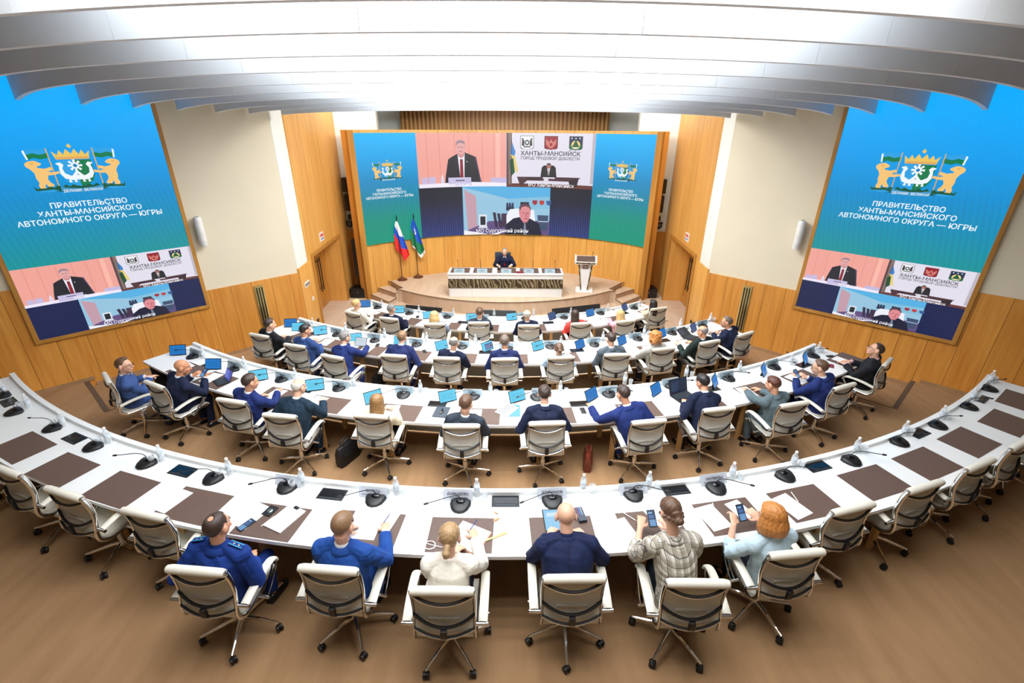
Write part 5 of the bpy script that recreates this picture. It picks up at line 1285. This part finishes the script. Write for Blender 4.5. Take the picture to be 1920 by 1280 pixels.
CL = {k: cloth('cloth_'+k, rgb(*c), .8, 'plaid' if k == 'plaid' else None) for k, c in dict(royal=(22, 52, 124), bright=(28, 70, 142), cream=(240, 234, 222), navy=(22, 32, 66), plaid=(222, 216, 204), paleblue=(186, 208, 220), steelblue=(56, 80, 132), deepnavy=(20, 28, 54), indigo=(28, 38, 82), teal=(22, 42, 58), ivory=(232, 220, 192), charcoal=(48, 56, 68), blue=(26, 42, 98), slate=(86, 102, 108), black=(26, 28, 34), midblue=(42, 66, 116), darkgreen=(30, 42, 40), lightblue=(176, 206, 236), grey=(82, 92, 100), lightgrey=(188, 188, 180), coral=(232, 78, 70), pink=(238, 176, 200), beige=(216, 210, 184), lace=(238, 234, 222), dusty=(124, 142, 164), trousers=(30, 34, 46), white=(238, 240, 242), pinkshirt=(232, 190, 196), red=(150, 30, 40)).items()}
M['shoe'] = plain('black_shoe', rgb(22, 20, 20), .3); M['eye_white'] = plain('eye_white', rgb(235, 235, 232), .3); M['iris'] = plain('iris', rgb(52, 44, 40), .2); M['lip'] = plain('lip', rgb(190, 110, 102), .5)
M['frame'] = plain('spectacle_frame', rgb(40, 36, 36), .3)

def folds(me, amp, fr, seed):
    # soft folds pushed along the surface normal
    n_ = len(me.vertices); co = np.empty(n_*3, 'f'); no = np.empty(n_*3, 'f')
    me.vertices.foreach_get('co', co); me.vertices.foreach_get('normal', no); co = co.reshape(-1, 3); no = no.reshape(-1, 3)
    rs = np.random.RandomState(seed); d = np.zeros(n_, 'f')
    for q in range(6):
        k = rs.normal(size=3); k /= np.linalg.norm(k); k2 = rs.normal(size=3); k2 /= np.linalg.norm(k2); f = fr*rs.uniform(.5, 1.25)
        w = np.sin(co @ k*f + 1.6*np.sin(co @ k2*f*.35 + q) + rs.uniform(0, 6)); d += np.sign(w)*np.abs(w)**1.5*(.5+.5*np.sin(co @ k2*f*.22 + q*2))
    co += no*(d*amp/2.2)[:, None]; me.vertices.foreach_set('co', co.ravel()); me.update()
def fuse(m, name, mats, parent, voxel, smooth=3, fold=None):
    """voxel-fuse overlapping shapes into one continuous surface"""
    me = m.mesh(name, mats, False); o = bpy.data.objects.new(name, me); COL.objects.link(o)
    r = o.modifiers.new('r', 'REMESH'); r.mode = 'VOXEL'; r.voxel_size = voxel; r.use_smooth_shade = True
    if smooth:
        s = o.modifiers.new('s', 'SMOOTH'); s.factor = .5; s.iterations = smooth
    dg = bpy.context.evaluated_depsgraph_get(); dg.update()
    new = bpy.data.meshes.new_from_object(o.evaluated_get(dg)); o.modifiers.clear(); o.data = new; bpy.data.meshes.remove(me)
    new.name = name
    if fold: folds(new, *fold)
    if not new.materials:
        for q in (mats if isinstance(mats, (list, tuple)) else [mats]): new.materials.append(q)
    new.polygons.foreach_set('use_smooth', [True]*len(new.polygons))
    if parent: o.parent = parent
    return o
def lerp(a, b, t): return a + (b-a)*t
def ik(S, T, l1, l2, pole):
    d = T-S; L = d.length
    if L > (l1+l2)*.985: T = S + d*((l1+l2)*.985/L); d = T-S; L = d.length
    if L < abs(l1-l2)+.06: L = abs(l1-l2)+.06
    n = d.normalized(); a = (l1*l1 - l2*l2 + L*L)/(2*L); h = math.sqrt(max(0, l1*l1-a*a))
    p = (pole - n*pole.dot(n)); p.normalize(); return S + n*a + p*h, T

def hand(m, wrist, d, up, side, curl, vox, spread=.16):
    """palm, four bent fingers of different lengths and a thumb from the side of the palm"""
    d = d.normalized(); up = (up - d*up.dot(d)).normalized(); w = d.cross(up)*side     # w: towards the thumb
    pl = .088; r = max(.0088, vox*.95)
    m.tube([wrist - d*.02, wrist + d*.02, wrist + d*pl*.6, wrist + d*pl], [.028, .032, .041, .037], 10, (.40, 1.0), up=tuple(up))
    for k, (off, L, s) in enumerate(((.029, .072, .55), (.0095, .081, .15), (-.0105, .075, -.20), (-.029, .060, -.65))):
        b = wrist + d*(pl-.006) + w*off; dd = (d + w*spread*s).normalized(); c = curl*(1+.12*k); pts = [b - d*.02, b]; cur = 0
        for seg, f in ((.46, .55), (.30, 1.0), (.24, .8)):
            cur += c*f; pts.append(pts[-1] + (dd*math.cos(cur) - up*math.sin(cur))*L*seg)
        m.tube(pts, [r, r, r*.98, r*.93, r*.80], 7)
    tb = wrist + d*.022 + w*.030; td = (d*.62 + w*.72 - up*.30).normalized(); t2 = (d*.92 + w*.22 - up*(.30+.3*curl)).normalized()
    m.tube([wrist + d*.012 + w*.014, tb, tb + td*.034, tb + td*.034 + t2*.030, tb + td*.034 + t2*.052], [.014, .0135, .0125, .0108, .0088], 7)

def head_radius(v, t):
    """distance from head centre to a hair shell in direction v"""
    a, b, c = .0775+t, .0985+t, .0860+t
    return 1.0/math.sqrt((v.x/a)**2 + ((v.y)/b)**2 + (v.z/c)**2)
def hair_cap(style, rr):
    m = MB(); nth, nph = 26, 40; rings = []
    for i in range(1, nth):
        th = PI*i/nth; ring = []
        for k in range(nph):
            ph = 2*PI*k/nph; v = Vector((math.sin(th)*math.sin(ph), math.sin(th)*math.cos(ph), math.cos(th)))
            az = abs(((ph+PI) % (2*PI))-PI)                     # 0 = front
            el = math.asin(v.z)
            # lower hair limit for each azimuth: high over the face, low at the nape
            if az < .75: lim = R_(46) - az*.10
            elif az < 1.25: lim = lerp(R_(42), R_(2), (az-.75)/.5)
            elif az < 1.75: lim = lerp(R_(2), R_(-8), (az-1.25)/.5) + (R_(14) if abs(az-1.5) < .22 and style in ('short', 'thin', 'fringe', 'crop') else 0)
            else: lim = lerp(R_(-8), R_(-50), min(1, (az-1.75)/.7))
            f = max(0, min(1, (el-lim)/.14 + .5))
            t = dict(short=.013, crop=.008, thin=.008, fringe=.009, bob=.024, long=.018, tied=.011, curly=.034, updo=.020).get(style, .012)
            if style == 'short': t += .010*max(0, v.z)*(.5+.5*math.cos(ph)) + .002*math.sin(ph*9+rr)*math.sin(th*11)
            if style == 'curly': t += .010*math.sin(ph*11+rr)*math.sin(th*13)
            if style == 'bob': t += .004*math.sin(ph*14)
            if style == 'fringe' and el > R_(26 - 8*max(0, -math.cos(ph))): f *= max(0, 1-(el-R_(22))/.25)
            if style == 'thin':
                cd = (v - Vector((0, -.45, .89))).length; f *= max(0, min(1, (cd-.04)/.30))
            t = lerp(-.022, t, f); ring.append(v*head_radius(v, t) + Vector((0, -.012, .025)))
        rings.append(ring)
    m.loft([list(reversed(r)) for r in rings]); return m

def person(P, i):
    (r, ci, Hc, gyaw, gpitch, hands), (label, sex, skin, hs, hc, jac, shirt, extra) = P, LOOKS[i]
    if r == 0: x, y, f, z0 = -.24, 14.36, 180.0, SZ
    else: (x, y, f), z0 = CHAIRS[r][ci], Z[r]
    W = frame(x, y, z0, R_(f)); vox = {1: .0068, 2: .009, 3: .0115, 4: .013, 0: .012}[r]
    fm = sex == 'f'; k = .93 if fm else 1.0; big = 1.07 if 'stout' in extra else 1.0
    Hc = Vector(Hc); hip = Vector((Hc.x*.12, -.04, .53)); up = Vector((0, 0, 1))
    ax = (Hc-hip).normalized(); fwd = (Vector((0, 1, 0)) - ax*ax.y).normalized(); rt = fwd.cross(ax)
    Nk = lerp(hip, Hc, .735) - fwd*.025; Cst = lerp(hip, Nk, .58) - fwd*.022
    Nk.y = max(Nk.y, -.095); Cst.y = max(Cst.y, -.06)
    yaw = R_(max(-75, min(75, gyaw))); tw = Matrix.Rotation(yaw*.22, 3, ax)         # shoulders follow the gaze a little
    rt2 = tw @ rt; fw2 = tw @ fwd
    HR = Matrix.Rotation(yaw, 4, 'Z') @ Matrix.Rotation(R_(gpitch), 4, 'X') @ Matrix.Rotation(-Hc.x*.35, 4, 'Y')
    HM = Matrix.Translation(Hc) @ HR; hs_ = .96 if fm else 1.0; HM = HM @ Matrix.Scale(hs_, 4)
    sw = (.158 if fm else .182)*(1.04 if big > 1 else 1); ns = 14
    def ring(c, a, b, u, v, n=16): return [c + u*math.cos(2*PI*q/n)*a + v*math.sin(2*PI*q/n)*b for q in range(n)]
    def torso(m, g, low=True):
        S = [(hip - up*.06, .175, .125, rt, fwd), (hip, .188*(1.02 if fm else 1), .140, rt, fwd), (lerp(hip, Cst, .45), .160 if fm else .176, .122, rt, fwd), (Cst, .168 if fm else .190, .126, rt2, fw2),
             (lerp(Cst, Nk, .52), .172 if fm else .198, .118, rt2, fw2), (lerp(Cst, Nk, .80), .142 if fm else .166, .092, rt2, fw2), (Nk, .074, .070, rt2, fw2), (Nk + ax*.03, .058, .060, rt2, fw2)]
        m.loft([ring(c, a*k*big + g, b*k*big*(1.06 if big > 1 else 1) + g, u, v) for c, a, b, u, v in S])
        if fm:
            for s in (-1, 1): m.ell(lerp(Cst, Nk, .18) + rt2*s*.075 + fw2*.085, (.062+g, .055+g, .062+g), None, 7)
    sh = [Nk - ax*.052 + rt2*s*sw - fw2*.004 for s in (-1, 1)]
    def deltoid(m, g, s):
        S = sh[0] if s < 0 else sh[1]
        m.tube([Nk - ax*.005 + rt2*s*.035, lerp(Nk, S, .55) + ax*.010, S], [.048*k+g, .052*k+g, .060*k+g], 10)
        m.ell(S - ax*.008 + rt2*s*.004, (.064*k+g, .066*k+g, .066*k+g), None, 7)
    # arms
    arms = []; l1, l2 = .295*k, .262*k
    for q, s in ((0, -1), (1, 1)):
        h = hands[q]
        if h is None: h = (s*.11 + Hc.x*.3, (.30 if r != 0 else .36) + (.03 if q else 0), .79) if r != 1 else (s*.14, .16, .665)
        tip = Vector(h)
        pole = rt2*s*.5 - up*.85 - fwd*.3
        if tip.z > .83: pole = rt2*s*.55 - up*1.0
        dirv = (Vector((tip.x*.65, tip.y, 0)) - Vector((s*.20, Hc.y*.5, 0))); dirv.z = 0; dirv = dirv.normalized() if dirv.length > .05 else Vector((0, 1, 0))
        dirv = (dirv + Vector((-s*.35, .35, 0))).normalized()
        wr = tip - dirv*.115 + up*.018; E, wr = ik(sh[q], wr, l1, l2, pole)
        if E.z < .70 and E.y > .02 and wr.z > .72: E.z = min(.77, E.z+.05)
        arms.append((s, sh[q], E, wr, dirv if (wr + dirv*.1 - tip).length < .12 else (tip-wr).normalized(), h))
    # ---- body (one continuous surface)
    b = MB(); torso(b, -.012)
    for s, S, E, wr, dv, h in arms:
        deltoid(b, -.010, s); b.tube([S, lerp(S, E, .5), E, lerp(E, wr, .4), wr], [.050*k, .046*k, .039*k, .037*k, .026*k], 10)
        hold = 'phone' in extra and h[2] > .83
        hand(b, wr, dv + (up*.35 if hold else Vector((0, 0, -.06))), (up if not hold else (up*.4 - fwd*.9)), s*-1, .75 if hold else .42, vox)
    for s in (-1, 1):
        kn = Vector((s*.115, .34, .50)); an = Vector((s*.10, .30, .09)); b.tube([hip + rt*s*.085 - up*.02, lerp(hip + rt*s*.09, kn, .5), kn], [.078, .072, .054], 10); b.tube([kn, lerp(kn, an, .35), an], [.050, .052, .036], 10)
        b.tube([an, an - up*.03, an + Vector((s*.02, .12, -.055))], [.034, .032, .024], 8)
    b.tube([Nk - ax*.02, Nk + ax*.03, HM @ Vector((0, -.022, -.065)), HM @ Vector((0, -.012, -.03))], [.060*k, .054*k, .054*k, .056*k], 12)
    HH = lambda v: HM @ Vector(v); HR3 = HM.to_3x3()
    b.ell(HH((0, -.012, .025)), (.077, .097, .086), HR3, 12); b.ell(HH((0, .026, -.034)), (.061, .064, .086), HR3, 10); b.ell(HH((0, .052, -.088)), (.036, .034, .030), HR3, 8)
    b.ell(HH((0, .070, .022)), (.052, .022, .020), HR3, 7)
    b.tube([HH((0, .088, .012)), HH((0, .102, -.014)), HH((0, .112, -.034)), HH((0, .094, -.042))], [.009, .011, .0145, .010], 8)
    for s in (-1, 1):
        b.ell(HH((s*.083, -.014, -.012)), (.014, .026, .036), HR3, 7); b.ell(HH((s*.038, .072, -.030)), (.022, .018, .020), HR3, 6)
    b.ell(HH((0, .088, -.066)), (.024, .010, .010), HR3, 6)
    body = fuse(b, 'person', SKIN[skin], None, vox, 2); body.matrix_world = W
    tag(body, label, 'person', 'seated people' if r else None)
    for s in (-1, 1):
        e = MB().ell(HH((s*.031, .079, -.001)), (.0125, .010, .0085), HR3, 6).build('eye', M['eye_white'], body)
        MB().ell(HH((s*.031, .0872, -.001)), (.0056, .003, .0056), HR3, 5).build('iris', M['iris'], e)
        MB().tube([HH((s*.014, .090, .019)), HH((s*.032, .090, .024)), HH((s*.050, .078, .019))], .0042, 6).build('eyebrow', HAIR[hc if hc != 'white' else 'grey'], body)
    MB().tube([HH((-.022, .094, -.068)), HH((0, .100, -.066)), HH((.022, .094, -.068))], [.003, .0055, .003], 6).build('mouth', M['lip'], body)
    # ---- clothes
    if 'sleeveless' not in extra:
        j = MB(); g = .010 if jac in ('cream', 'paleblue', 'lace', 'lightblue', 'pink') else .015; torso(j, g)
        for s, S, E, wr, dv, h in arms:
            deltoid(j, g, s); short = .62 if ('short' in extra) else (.80 if 'threequarter' in extra else 1.0)
            cuff = lerp(E, wr, .93*short if short > .9 else short-.3); sl = 1.12 if fm and jac in ('plaid', 'cream') else 1
            mid = lerp(S, E, .5) + (-up*.006)
            j.tube([S, mid, E, lerp(E, cuff, .5), cuff], [(.061*k+g)*sl, (.057*k+g)*sl, (.051*k+g)*sl, (.045*k+g)*sl, (.038*k+g*.8)*sl], 12)
        if not fm or jac in ('plaid', 'slate', 'lightgrey', 'coral'):
            rg = []
            for rad, hh in ((.067, .006), (.069, .026), (.076, .027), (.092, -.010), (.100, -.026), (.090, -.030), (.066, -.010)):
                rg.append([Nk + ax*(hh + .004 - (.055 if rad > .08 else .045)*max(0, math.sin(a))) + rt2*math.cos(a)*rad*k*(1+.10*(rad > .08)) + fw2*(math.sin(a)*rad*k - .004) for a in [2*PI*q/20 for q in range(20)]])
            lap = MB().loft(rg)
        else: lap = None
        ja = fuse(j, 'jacket' if jac not in ('cream', 'paleblue', 'lace', 'lightblue', 'pink', 'dusty') else 'top', CL[jac], body, vox*1.1, 2, (.0052, 62, i))
        if lap: lap.build('jacket_collar', CL[jac], body, angle=None)
        if not fm and r in (1, 2):
            sp_ = [lerp(hip, Cst, .35), lerp(hip, Cst, .7), Cst, lerp(Cst, Nk, .5), lerp(Cst, Nk, .85)]; dp = [.128, .129, .130, .118, .092]
            MB().tube([c_ - fwd*(d_*k*big*(1.06 if big > 1 else 1) + g - .002) for c_, d_ in zip(sp_, dp)], .0028, 5).build('back_seam', CL['black'] if jac in ('black', 'navy', 'deepnavy') else CL[jac], body)
        if not fm or shirt:
            c = MB(); rg = []
            for rad, hh in ((.066, -.012), (.066, .022), (.058, .034), (.056, .020), (.056, -.012)):
                rg.append([Nk + ax*(hh+.012 + (.010 if math.sin(a) < 0 else -.012*math.sin(a))) + rt2*math.cos(a)*rad*k + fw2*math.sin(a)*rad*k for a in [2*PI*q/18 for q in range(18)]])
            c.loft(rg); c.build('shirt_collar', CL[shirt or 'white'], body)
            if not fm:
                for s, S, E, wr, dv, h in arms:
                    a = (wr-E).normalized(); MB().tube([wr - a*.045, wr - a*.002], [.036*k, .0355*k], 12).build('shirt_cuff', CL[shirt or 'white'], body)
                if r == 0 or 'front' in extra:
                    ch = lerp(Cst, Nk, .55)
                    m = MB(); m.add([ch + rt2*sx*w_ + ax*az + fw2*fy for sx, w_, az, fy in ((-1, .05, .13, .075), (1, .05, .13, .075), (1, .005, -.16, .152), (-1, .005, -.16, .152))], [(0, 1, 2, 3), (3, 2, 1, 0)]); m.build('shirt_front', CL[shirt or 'white'], body)
                    if 'tie' in extra: MB().add([ch + rt2*sx*w_ + ax*az + fw2*fy for sx, w_, az, fy in ((-1, .016, .10, .09), (1, .016, .10, .09), (1, .028, -.17, .160), (-1, .028, -.17, .160))], [(0, 1, 2, 3), (3, 2, 1, 0)]).build('tie', CL['red'], body)
        if 'boards' in extra:
            for s in (-1, 1):
                S = sh[0] if s < 0 else sh[1]; d = (S - Nk); L = d.length; d.normalize(); u = (ax + d*.1).normalized(); u = (u - d*u.dot(d)).normalized(); w = d.cross(u)
                T = Matrix(((d.x, w.x, u.x, 0), (d.y, w.y, u.y, 0), (d.z, w.z, u.z, 0), (0, 0, 0, 1))); c = lerp(Nk, S, .74) + u*.084
                bo = MB().box((0, 0, 0), (.115, .048, .008), None, .003).build('shoulder_board', CL['royal'], body, M=Matrix.Translation(c) @ T)
                m = MB()
                for yy in (-.017, .017): m.box((0, yy, .005), (.112, .004, .002))
                m.build('stripe', M['stripe_cyan'], bo)
                for xx in (-.02, .02): MB().lathe([(.002, .004), (.007, .005), (.002, .008)], (xx, 0, 0), 8).build('star', M['brass'], bo)
    t = MB(); g = .012
    t.loft([ring(hip - up*.085, .17*k, .12, rt, fwd), ring(hip - up*.03, .190*k*big, .145*big, rt, fwd), ring(hip + ax*.05, .172*k*big, .128*big, rt, fwd)])
    for s in (-1, 1):
        kn = Vector((s*.115, .34, .50)); an = Vector((s*.10, .30, .09))
        t.tube([hip + rt*s*.085 - up*.02, lerp(hip + rt*s*.09, kn, .5), kn], [.086, .080, .064], 12); t.ell(kn, (.064, .064, .062), None, 7); t.tube([kn, lerp(kn, an, .4), an + up*.01], [.062, .060, .052], 12)
    fuse(t, 'trousers', CL[jac] if jac in ('navy', 'deepnavy', 'indigo', 'royal', 'bright', 'black', 'charcoal', 'blue', 'slate', 'teal', 'steelblue', 'midblue', 'grey', 'darkgreen') else CL['trousers'], body, max(vox, .010)*1.2, 2, (.005, 50, i+50))
    for s in (-1, 1):
        an = Vector((s*.10, .30, .0)); m = MB(); m.loft([[an + Vector((s*.02*(yy+.06)/.2 + xx*wd, yy, zz)) for xx, zz in ((-1, 0), (1, 0), (1, h*.55), (.55, h), (-.55, h), (-1, h*.55))] for yy, wd, h in ((-.075, .030, .055), (-.03, .036, .085), (.06, .043, .065), (.14, .042, .045), (.185, .022, .030))]); m.build('shoe', M['shoe'], body, angle=60)
    # ---- hair
    hm = HAIR[hc]
    if hs != 'bald':
        cap = hair_cap(hs if hs not in ('bun', 'ponytail') else 'tied', i*1.7)
        hv = MB(); hv.v = [tuple(HM @ Vector(p)) for p in cap.v]; hv.f = cap.f; hv.m = cap.m
        add = MB()
        if hs in ('long', 'bob'):
            Ls = {'long': .27, 'bob': .13}[hs]; nl = 17
            for q in range(nl):
                az = R_(-128 + 256*q/(nl-1)); xx, yy = .080*math.sin(az), -.100*math.cos(az)
                if yy > .045: continue
                top = HH((xx*.96, yy*.96 - .012, .03)); w_ = 1.10 if hs == 'bob' else .84
                bot = HH((xx*w_, yy*(1.10 if hs == 'bob' else .92) - .018, -.035)) - up*(Ls*(1 - .10*abs(math.sin(az)))) - fwd*(.02 if hs == 'long' else 0)
                mid = lerp(top, bot, .5) + (HR3 @ Vector((xx, yy, 0)))*(.24 if hs == 'bob' else .10)
                add.tube(bez([top, mid, bot], 5), [.019]*5 + [.022]*4 + [.017, .010], 8)
        if hs == 'bun':
            for q in range(9): a_ = R_(-95 + 190*q/8); add.ell(HH((.086*math.sin(a_), -.104*math.cos(a_) - .012, -.01 - .035*math.cos(a_))), (.018, .018, .020), HR3, 6)
            add.ell(HH((0, -.135, -.050)), (.042, .034, .036), HR3, 9); add.tube([HH((0, -.1, .0)), HH((0, -.125, -.03))], [.05, .03], 8)
        if hs == 'updo': add.ell(HH((0, -.09, .060)), (.052, .050, .048), HR3, 9)
        if hs == 'ponytail':
            add.ell(HH((0, -.108, -.052)), (.030, .026, .028), HR3, 8); add.tube([HH((0, -.112, -.055)), HH((0, -.134, -.095)), HH((0, -.130, -.125))], [.024, .032, .020], 9)
        if hs == 'curly':
            rr = random.Random(3)
            for q in range(46):
                a = rr.uniform(.9, 2*PI-.9); zz = rr.uniform(-.12, .09); rad = .086 + rr.uniform(0, .018); add.ell(HH((rad*math.sin(a), rad*1.12*math.cos(a)-.02, zz)), (.026, .026, .028), None, 5)
        if add.v or hs in ('short', 'tied', 'bun', 'ponytail', 'curly', 'updo', 'long', 'bob'):
            hv.add(add.v, add.f); fuse(hv, 'hair', hm, body, vox*.85, 1 if hs == 'curly' else 2, (.0022, 190, i+9) if hs != 'curly' else None)
        else: hv.build('hair', hm, body, angle=None)
        if hs == 'bun' and 'tie' in extra:
            pass
    if 'glasses' in extra:
        m = MB()
        for s in (-1, 1):
            m.tube([HH((s*.033 + .021*math.cos(a), .100, -.002 + .016*math.sin(a))) for a in [2*PI*q/12 for q in range(12)]], .0022, 5, closed=True)
            m.tube([HH((s*.054, .098, .002)), HH((s*.074, .06, .004)), HH((s*.082, -.01, .0))], .0022, 5)
        m.tube([HH((-.012, .103, 0)), HH((.012, .103, 0))], .0022, 5); m.build('glasses', M['frame'], body)
    # things held in the hands
    if 'phone' in extra or 'slate' in extra:
        ws = [a for a in arms if a[5][2] > .81] or arms
        c = Vector((0, 0, 0))
        for a in ws: c += a[3] + a[4]*.10
        c = c/len(ws); sl = 'slate' in extra
        n_ = (HM.translation - c).normalized()
        X = (rt - n_*rt.dot(n_)).normalized(); Y = n_.cross(X)
        T = Matrix(((X.x, Y.x, n_.x, c.x), (X.y, Y.y, n_.y, c.y), (X.z, Y.z, n_.z, c.z + .022), (0, 0, 0, 1)))
        if sl:
            o = MB().box((0, 0, 0), (.25, .175, .008), None, .003).build('tablet', M['black'], None, False, M=W @ T); tag(o, 'white-screened tablet held up by the grey-haired man in third row', 'tablet')
            Art(0, 0, 1, 1, 0).rect(-.116, .116, -.079, .079, (214, 228, 240)).rect(-.09, .03, .03, .036, (150, 170, 190)).build('display', lambda u, v, l: Vector((u, v, .0044 + .0002*l)), o, None, .9)
        else: phone(0, 0, 1, 0, 'phone held by the ' + (WHO[r][ci-4] if r == 1 else WHO[r][ci]), True, M0=W @ T)
    if 'pen' in extra:
        s, S, E, wr, dv, h = arms[1]; c = wr + dv*.105 + up*.012
        q = (Vector((.55, .35, .75))).normalized(); o = MB().tube([c - q*.05, c + q*.075, c + q*.09], [.0042, .0042, .001], 7).build('pen', M['pen'], M=W); tag(o, 'pen in the right hand of the ' + WHO[1][ci-4], 'pen')
    return body
M['stripe_cyan'] = plain('cyan_stripe', rgb(70, 190, 210), .5)
PEOPLE.append((0, 0, (0, .04, 1.15), 0.0, -3, [(-.16, .42, .79), (.16, .42, .79)]))
#        label, sex, skin, hair style, hair colour, jacket, shirt, extras
LOOKS = [
 ('man in royal blue uniform with shoulder boards, thinning crown, nearest row', 'm', 1, 'thin', 'dark', 'royal', 'royal', 'boards'),
 ('man in bright blue suit with ginger-brown hair, reading sheets and holding a pen', 'm', 0, 'crop', 'light', 'bright', 'white', 'pen'),
 ('woman in cream sweater with low blonde ponytail, writing at the nearest table', 'f', 0, 'ponytail', 'ash', 'cream', None, 'pen'),
 ('shaven-headed broad man in navy suit seen from behind, nearest row', 'm', 0, 'bald', 'light', 'navy', 'navy', 'stout'),
 ('woman in cream and brown plaid jacket with braided bun, holding a phone', 'f', 0, 'bun', 'brown', 'plaid', None, 'phone threequarter'),
 ('woman with ginger bob in pale blue blouse, reading her phone', 'f', 0, 'bob', 'ginger', 'paleblue', None, 'phone threequarter'),
 ('man in mid-blue jacket turned sideways at the second row left end', 'm', 0, 'short', 'brown', 'steelblue', 'white', 'glasses front'),
 ('bald man in navy suit leaning over a phone in the second row', 'm', 2, 'bald', 'dark', 'deepnavy', 'white', 'phone'),
 ('man with cropped dark hair in navy suit, third from second row left end', 'm', 1, 'short', 'dark', 'blue', 'white', ''),
 ('stout white-haired man in dark teal suit, second row', 'm', 0, 'fringe', 'white', 'teal', 'white', 'stout'),
 ('woman with long brown-blonde hair in cream jacket, second row', 'f', 0, 'long', 'honey', 'ivory', None, ''),
 ('man with brown hair in charcoal suit beside a dark tablet case', 'm', 0, 'short', 'brown', 'charcoal', 'white', ''),
 ('man with dark hair in navy suit by the blue folder, second row', 'm', 0, 'short', 'dark', 'deepnavy', 'white', ''),
 ('man in blue suit stretching his left arm to a tablet, second row', 'm', 1, 'short', 'dark', 'blue', 'white', ''),
 ('black-haired man in navy suit typing on a laptop', 'm', 1, 'short', 'black', 'deepnavy', 'white', ''),
 ('woman with short auburn hair in grey trouser suit, second row', 'f', 1, 'short', 'auburn', 'slate', None, ''),
 ('man with glasses in royal navy suit holding a blue phone', 'm', 0, 'short', 'brown', 'blue', 'white', 'glasses phone'),
 ('man in black suit and pink shirt with glasses, looking up at the screen', 'm', 0, 'crop', 'dark', 'black', 'pinkshirt', 'glasses front'),
 ('dark-haired man in black suit at the third row left end', 'm', 0, 'short', 'dark', 'black', 'white', ''),
 ('black-haired man in blue suit, second from third row left end', 'm', 1, 'short', 'black', 'midblue', 'white', ''),
 ('grey-haired man in navy suit holding up a white tablet', 'm', 0, 'short', 'grey', 'blue', 'white', 'slate'),
 ('fair-haired man in navy suit facing the stage, third row', 'm', 0, 'short', 'light', 'indigo', 'white', ''),
 ('balding grey-haired man in dark suit, third row', 'm', 0, 'fringe', 'grey', 'deepnavy', 'white', ''),
 ('man with greying brown hair in navy, middle of the third row', 'm', 1, 'short', 'saltbrown', 'indigo', 'white', ''),
 ('woman with brown hair in a low bun and light blue top, third row', 'f', 0, 'bun', 'brown', 'lightblue', None, 'phone'),
 ('man with brown hair in mid-grey suit, third row', 'm', 0, 'short', 'dark', 'grey', 'white', ''),
 ('woman with curly ginger hair in light grey jacket, third row', 'f', 0, 'curly', 'ginger', 'lightgrey', None, ''),
 ('bald man in dark green suit turned left, third row', 'm', 1, 'fringe', 'grey', 'darkgreen', 'white', ''),
 ('man with glasses in navy suit at the third row right end', 'm', 1, 'short', 'saltbrown', 'deepnavy', 'white', 'glasses'),
 ('woman with blonde updo in white lace top, row by the stage', 'f', 0, 'updo', 'blonde', 'lace', None, ''),
 ('grey-haired man in navy suit near the left stage steps', 'm', 0, 'short', 'grey', 'deepnavy', 'white', ''),
 ('woman with short blonde hair in dusty blue, row by the stage', 'f', 0, 'bob', 'blonde', 'dusty', None, ''),
 ('man with brown hair in charcoal suit, row by the stage', 'm', 0, 'short', 'brown', 'charcoal', 'white', ''),
 ('white-haired man in black suit, row by the stage', 'm', 0, 'fringe', 'white', 'deepnavy', 'white', ''),
 ('woman with long dark hair in coral red jacket', 'f', 0, 'long', 'dark', 'coral', None, ''),
 ('woman with straight blonde hair in pink top', 'f', 0, 'long', 'blonde', 'pink', None, ''),
 ('woman with long black hair in beige jacket, row end by the stage', 'f', 0, 'long', 'black', 'beige', None, ''),
 ('man in dark suit and red tie chairing from the stage desk', 'm', 0, 'crop', 'grey', 'deepnavy', 'white', 'front tie')]
for i, P in enumerate(PEOPLE): person(P, i)
# the chairman's own chair
t = empty('stage_chair', 'dark high-backed chair behind the chairing man on stage', 'chair', (-.24, 14.36, SZ), PI)
MB().box((0, .02, .44), (.50, .50, .09), None, .03).build('seat', M['case'], t); MB().box((.06, -.27, .74), (.50, .08, .66), None, .035).build('backrest', M['case'], t)
MB().tube([(0, 0, .08), (0, 0, .40)], .03, 10).build('column', M['steel'], t)
m = MB()
for q in range(5): a = q*2*PI/5; m.tube([(0, 0, .10), (.28*math.cos(a), .28*math.sin(a), .04)], [.025, .02], 8)
m.build('base', M['black'], t)
for s in (-1, 1): MB().tube([(s*.27, -.2, .60), (s*.28, .0, .64), (s*.28, .15, .63), (s*.26, .15, .45)], .022, 8).build('armrest', M['case'], t)
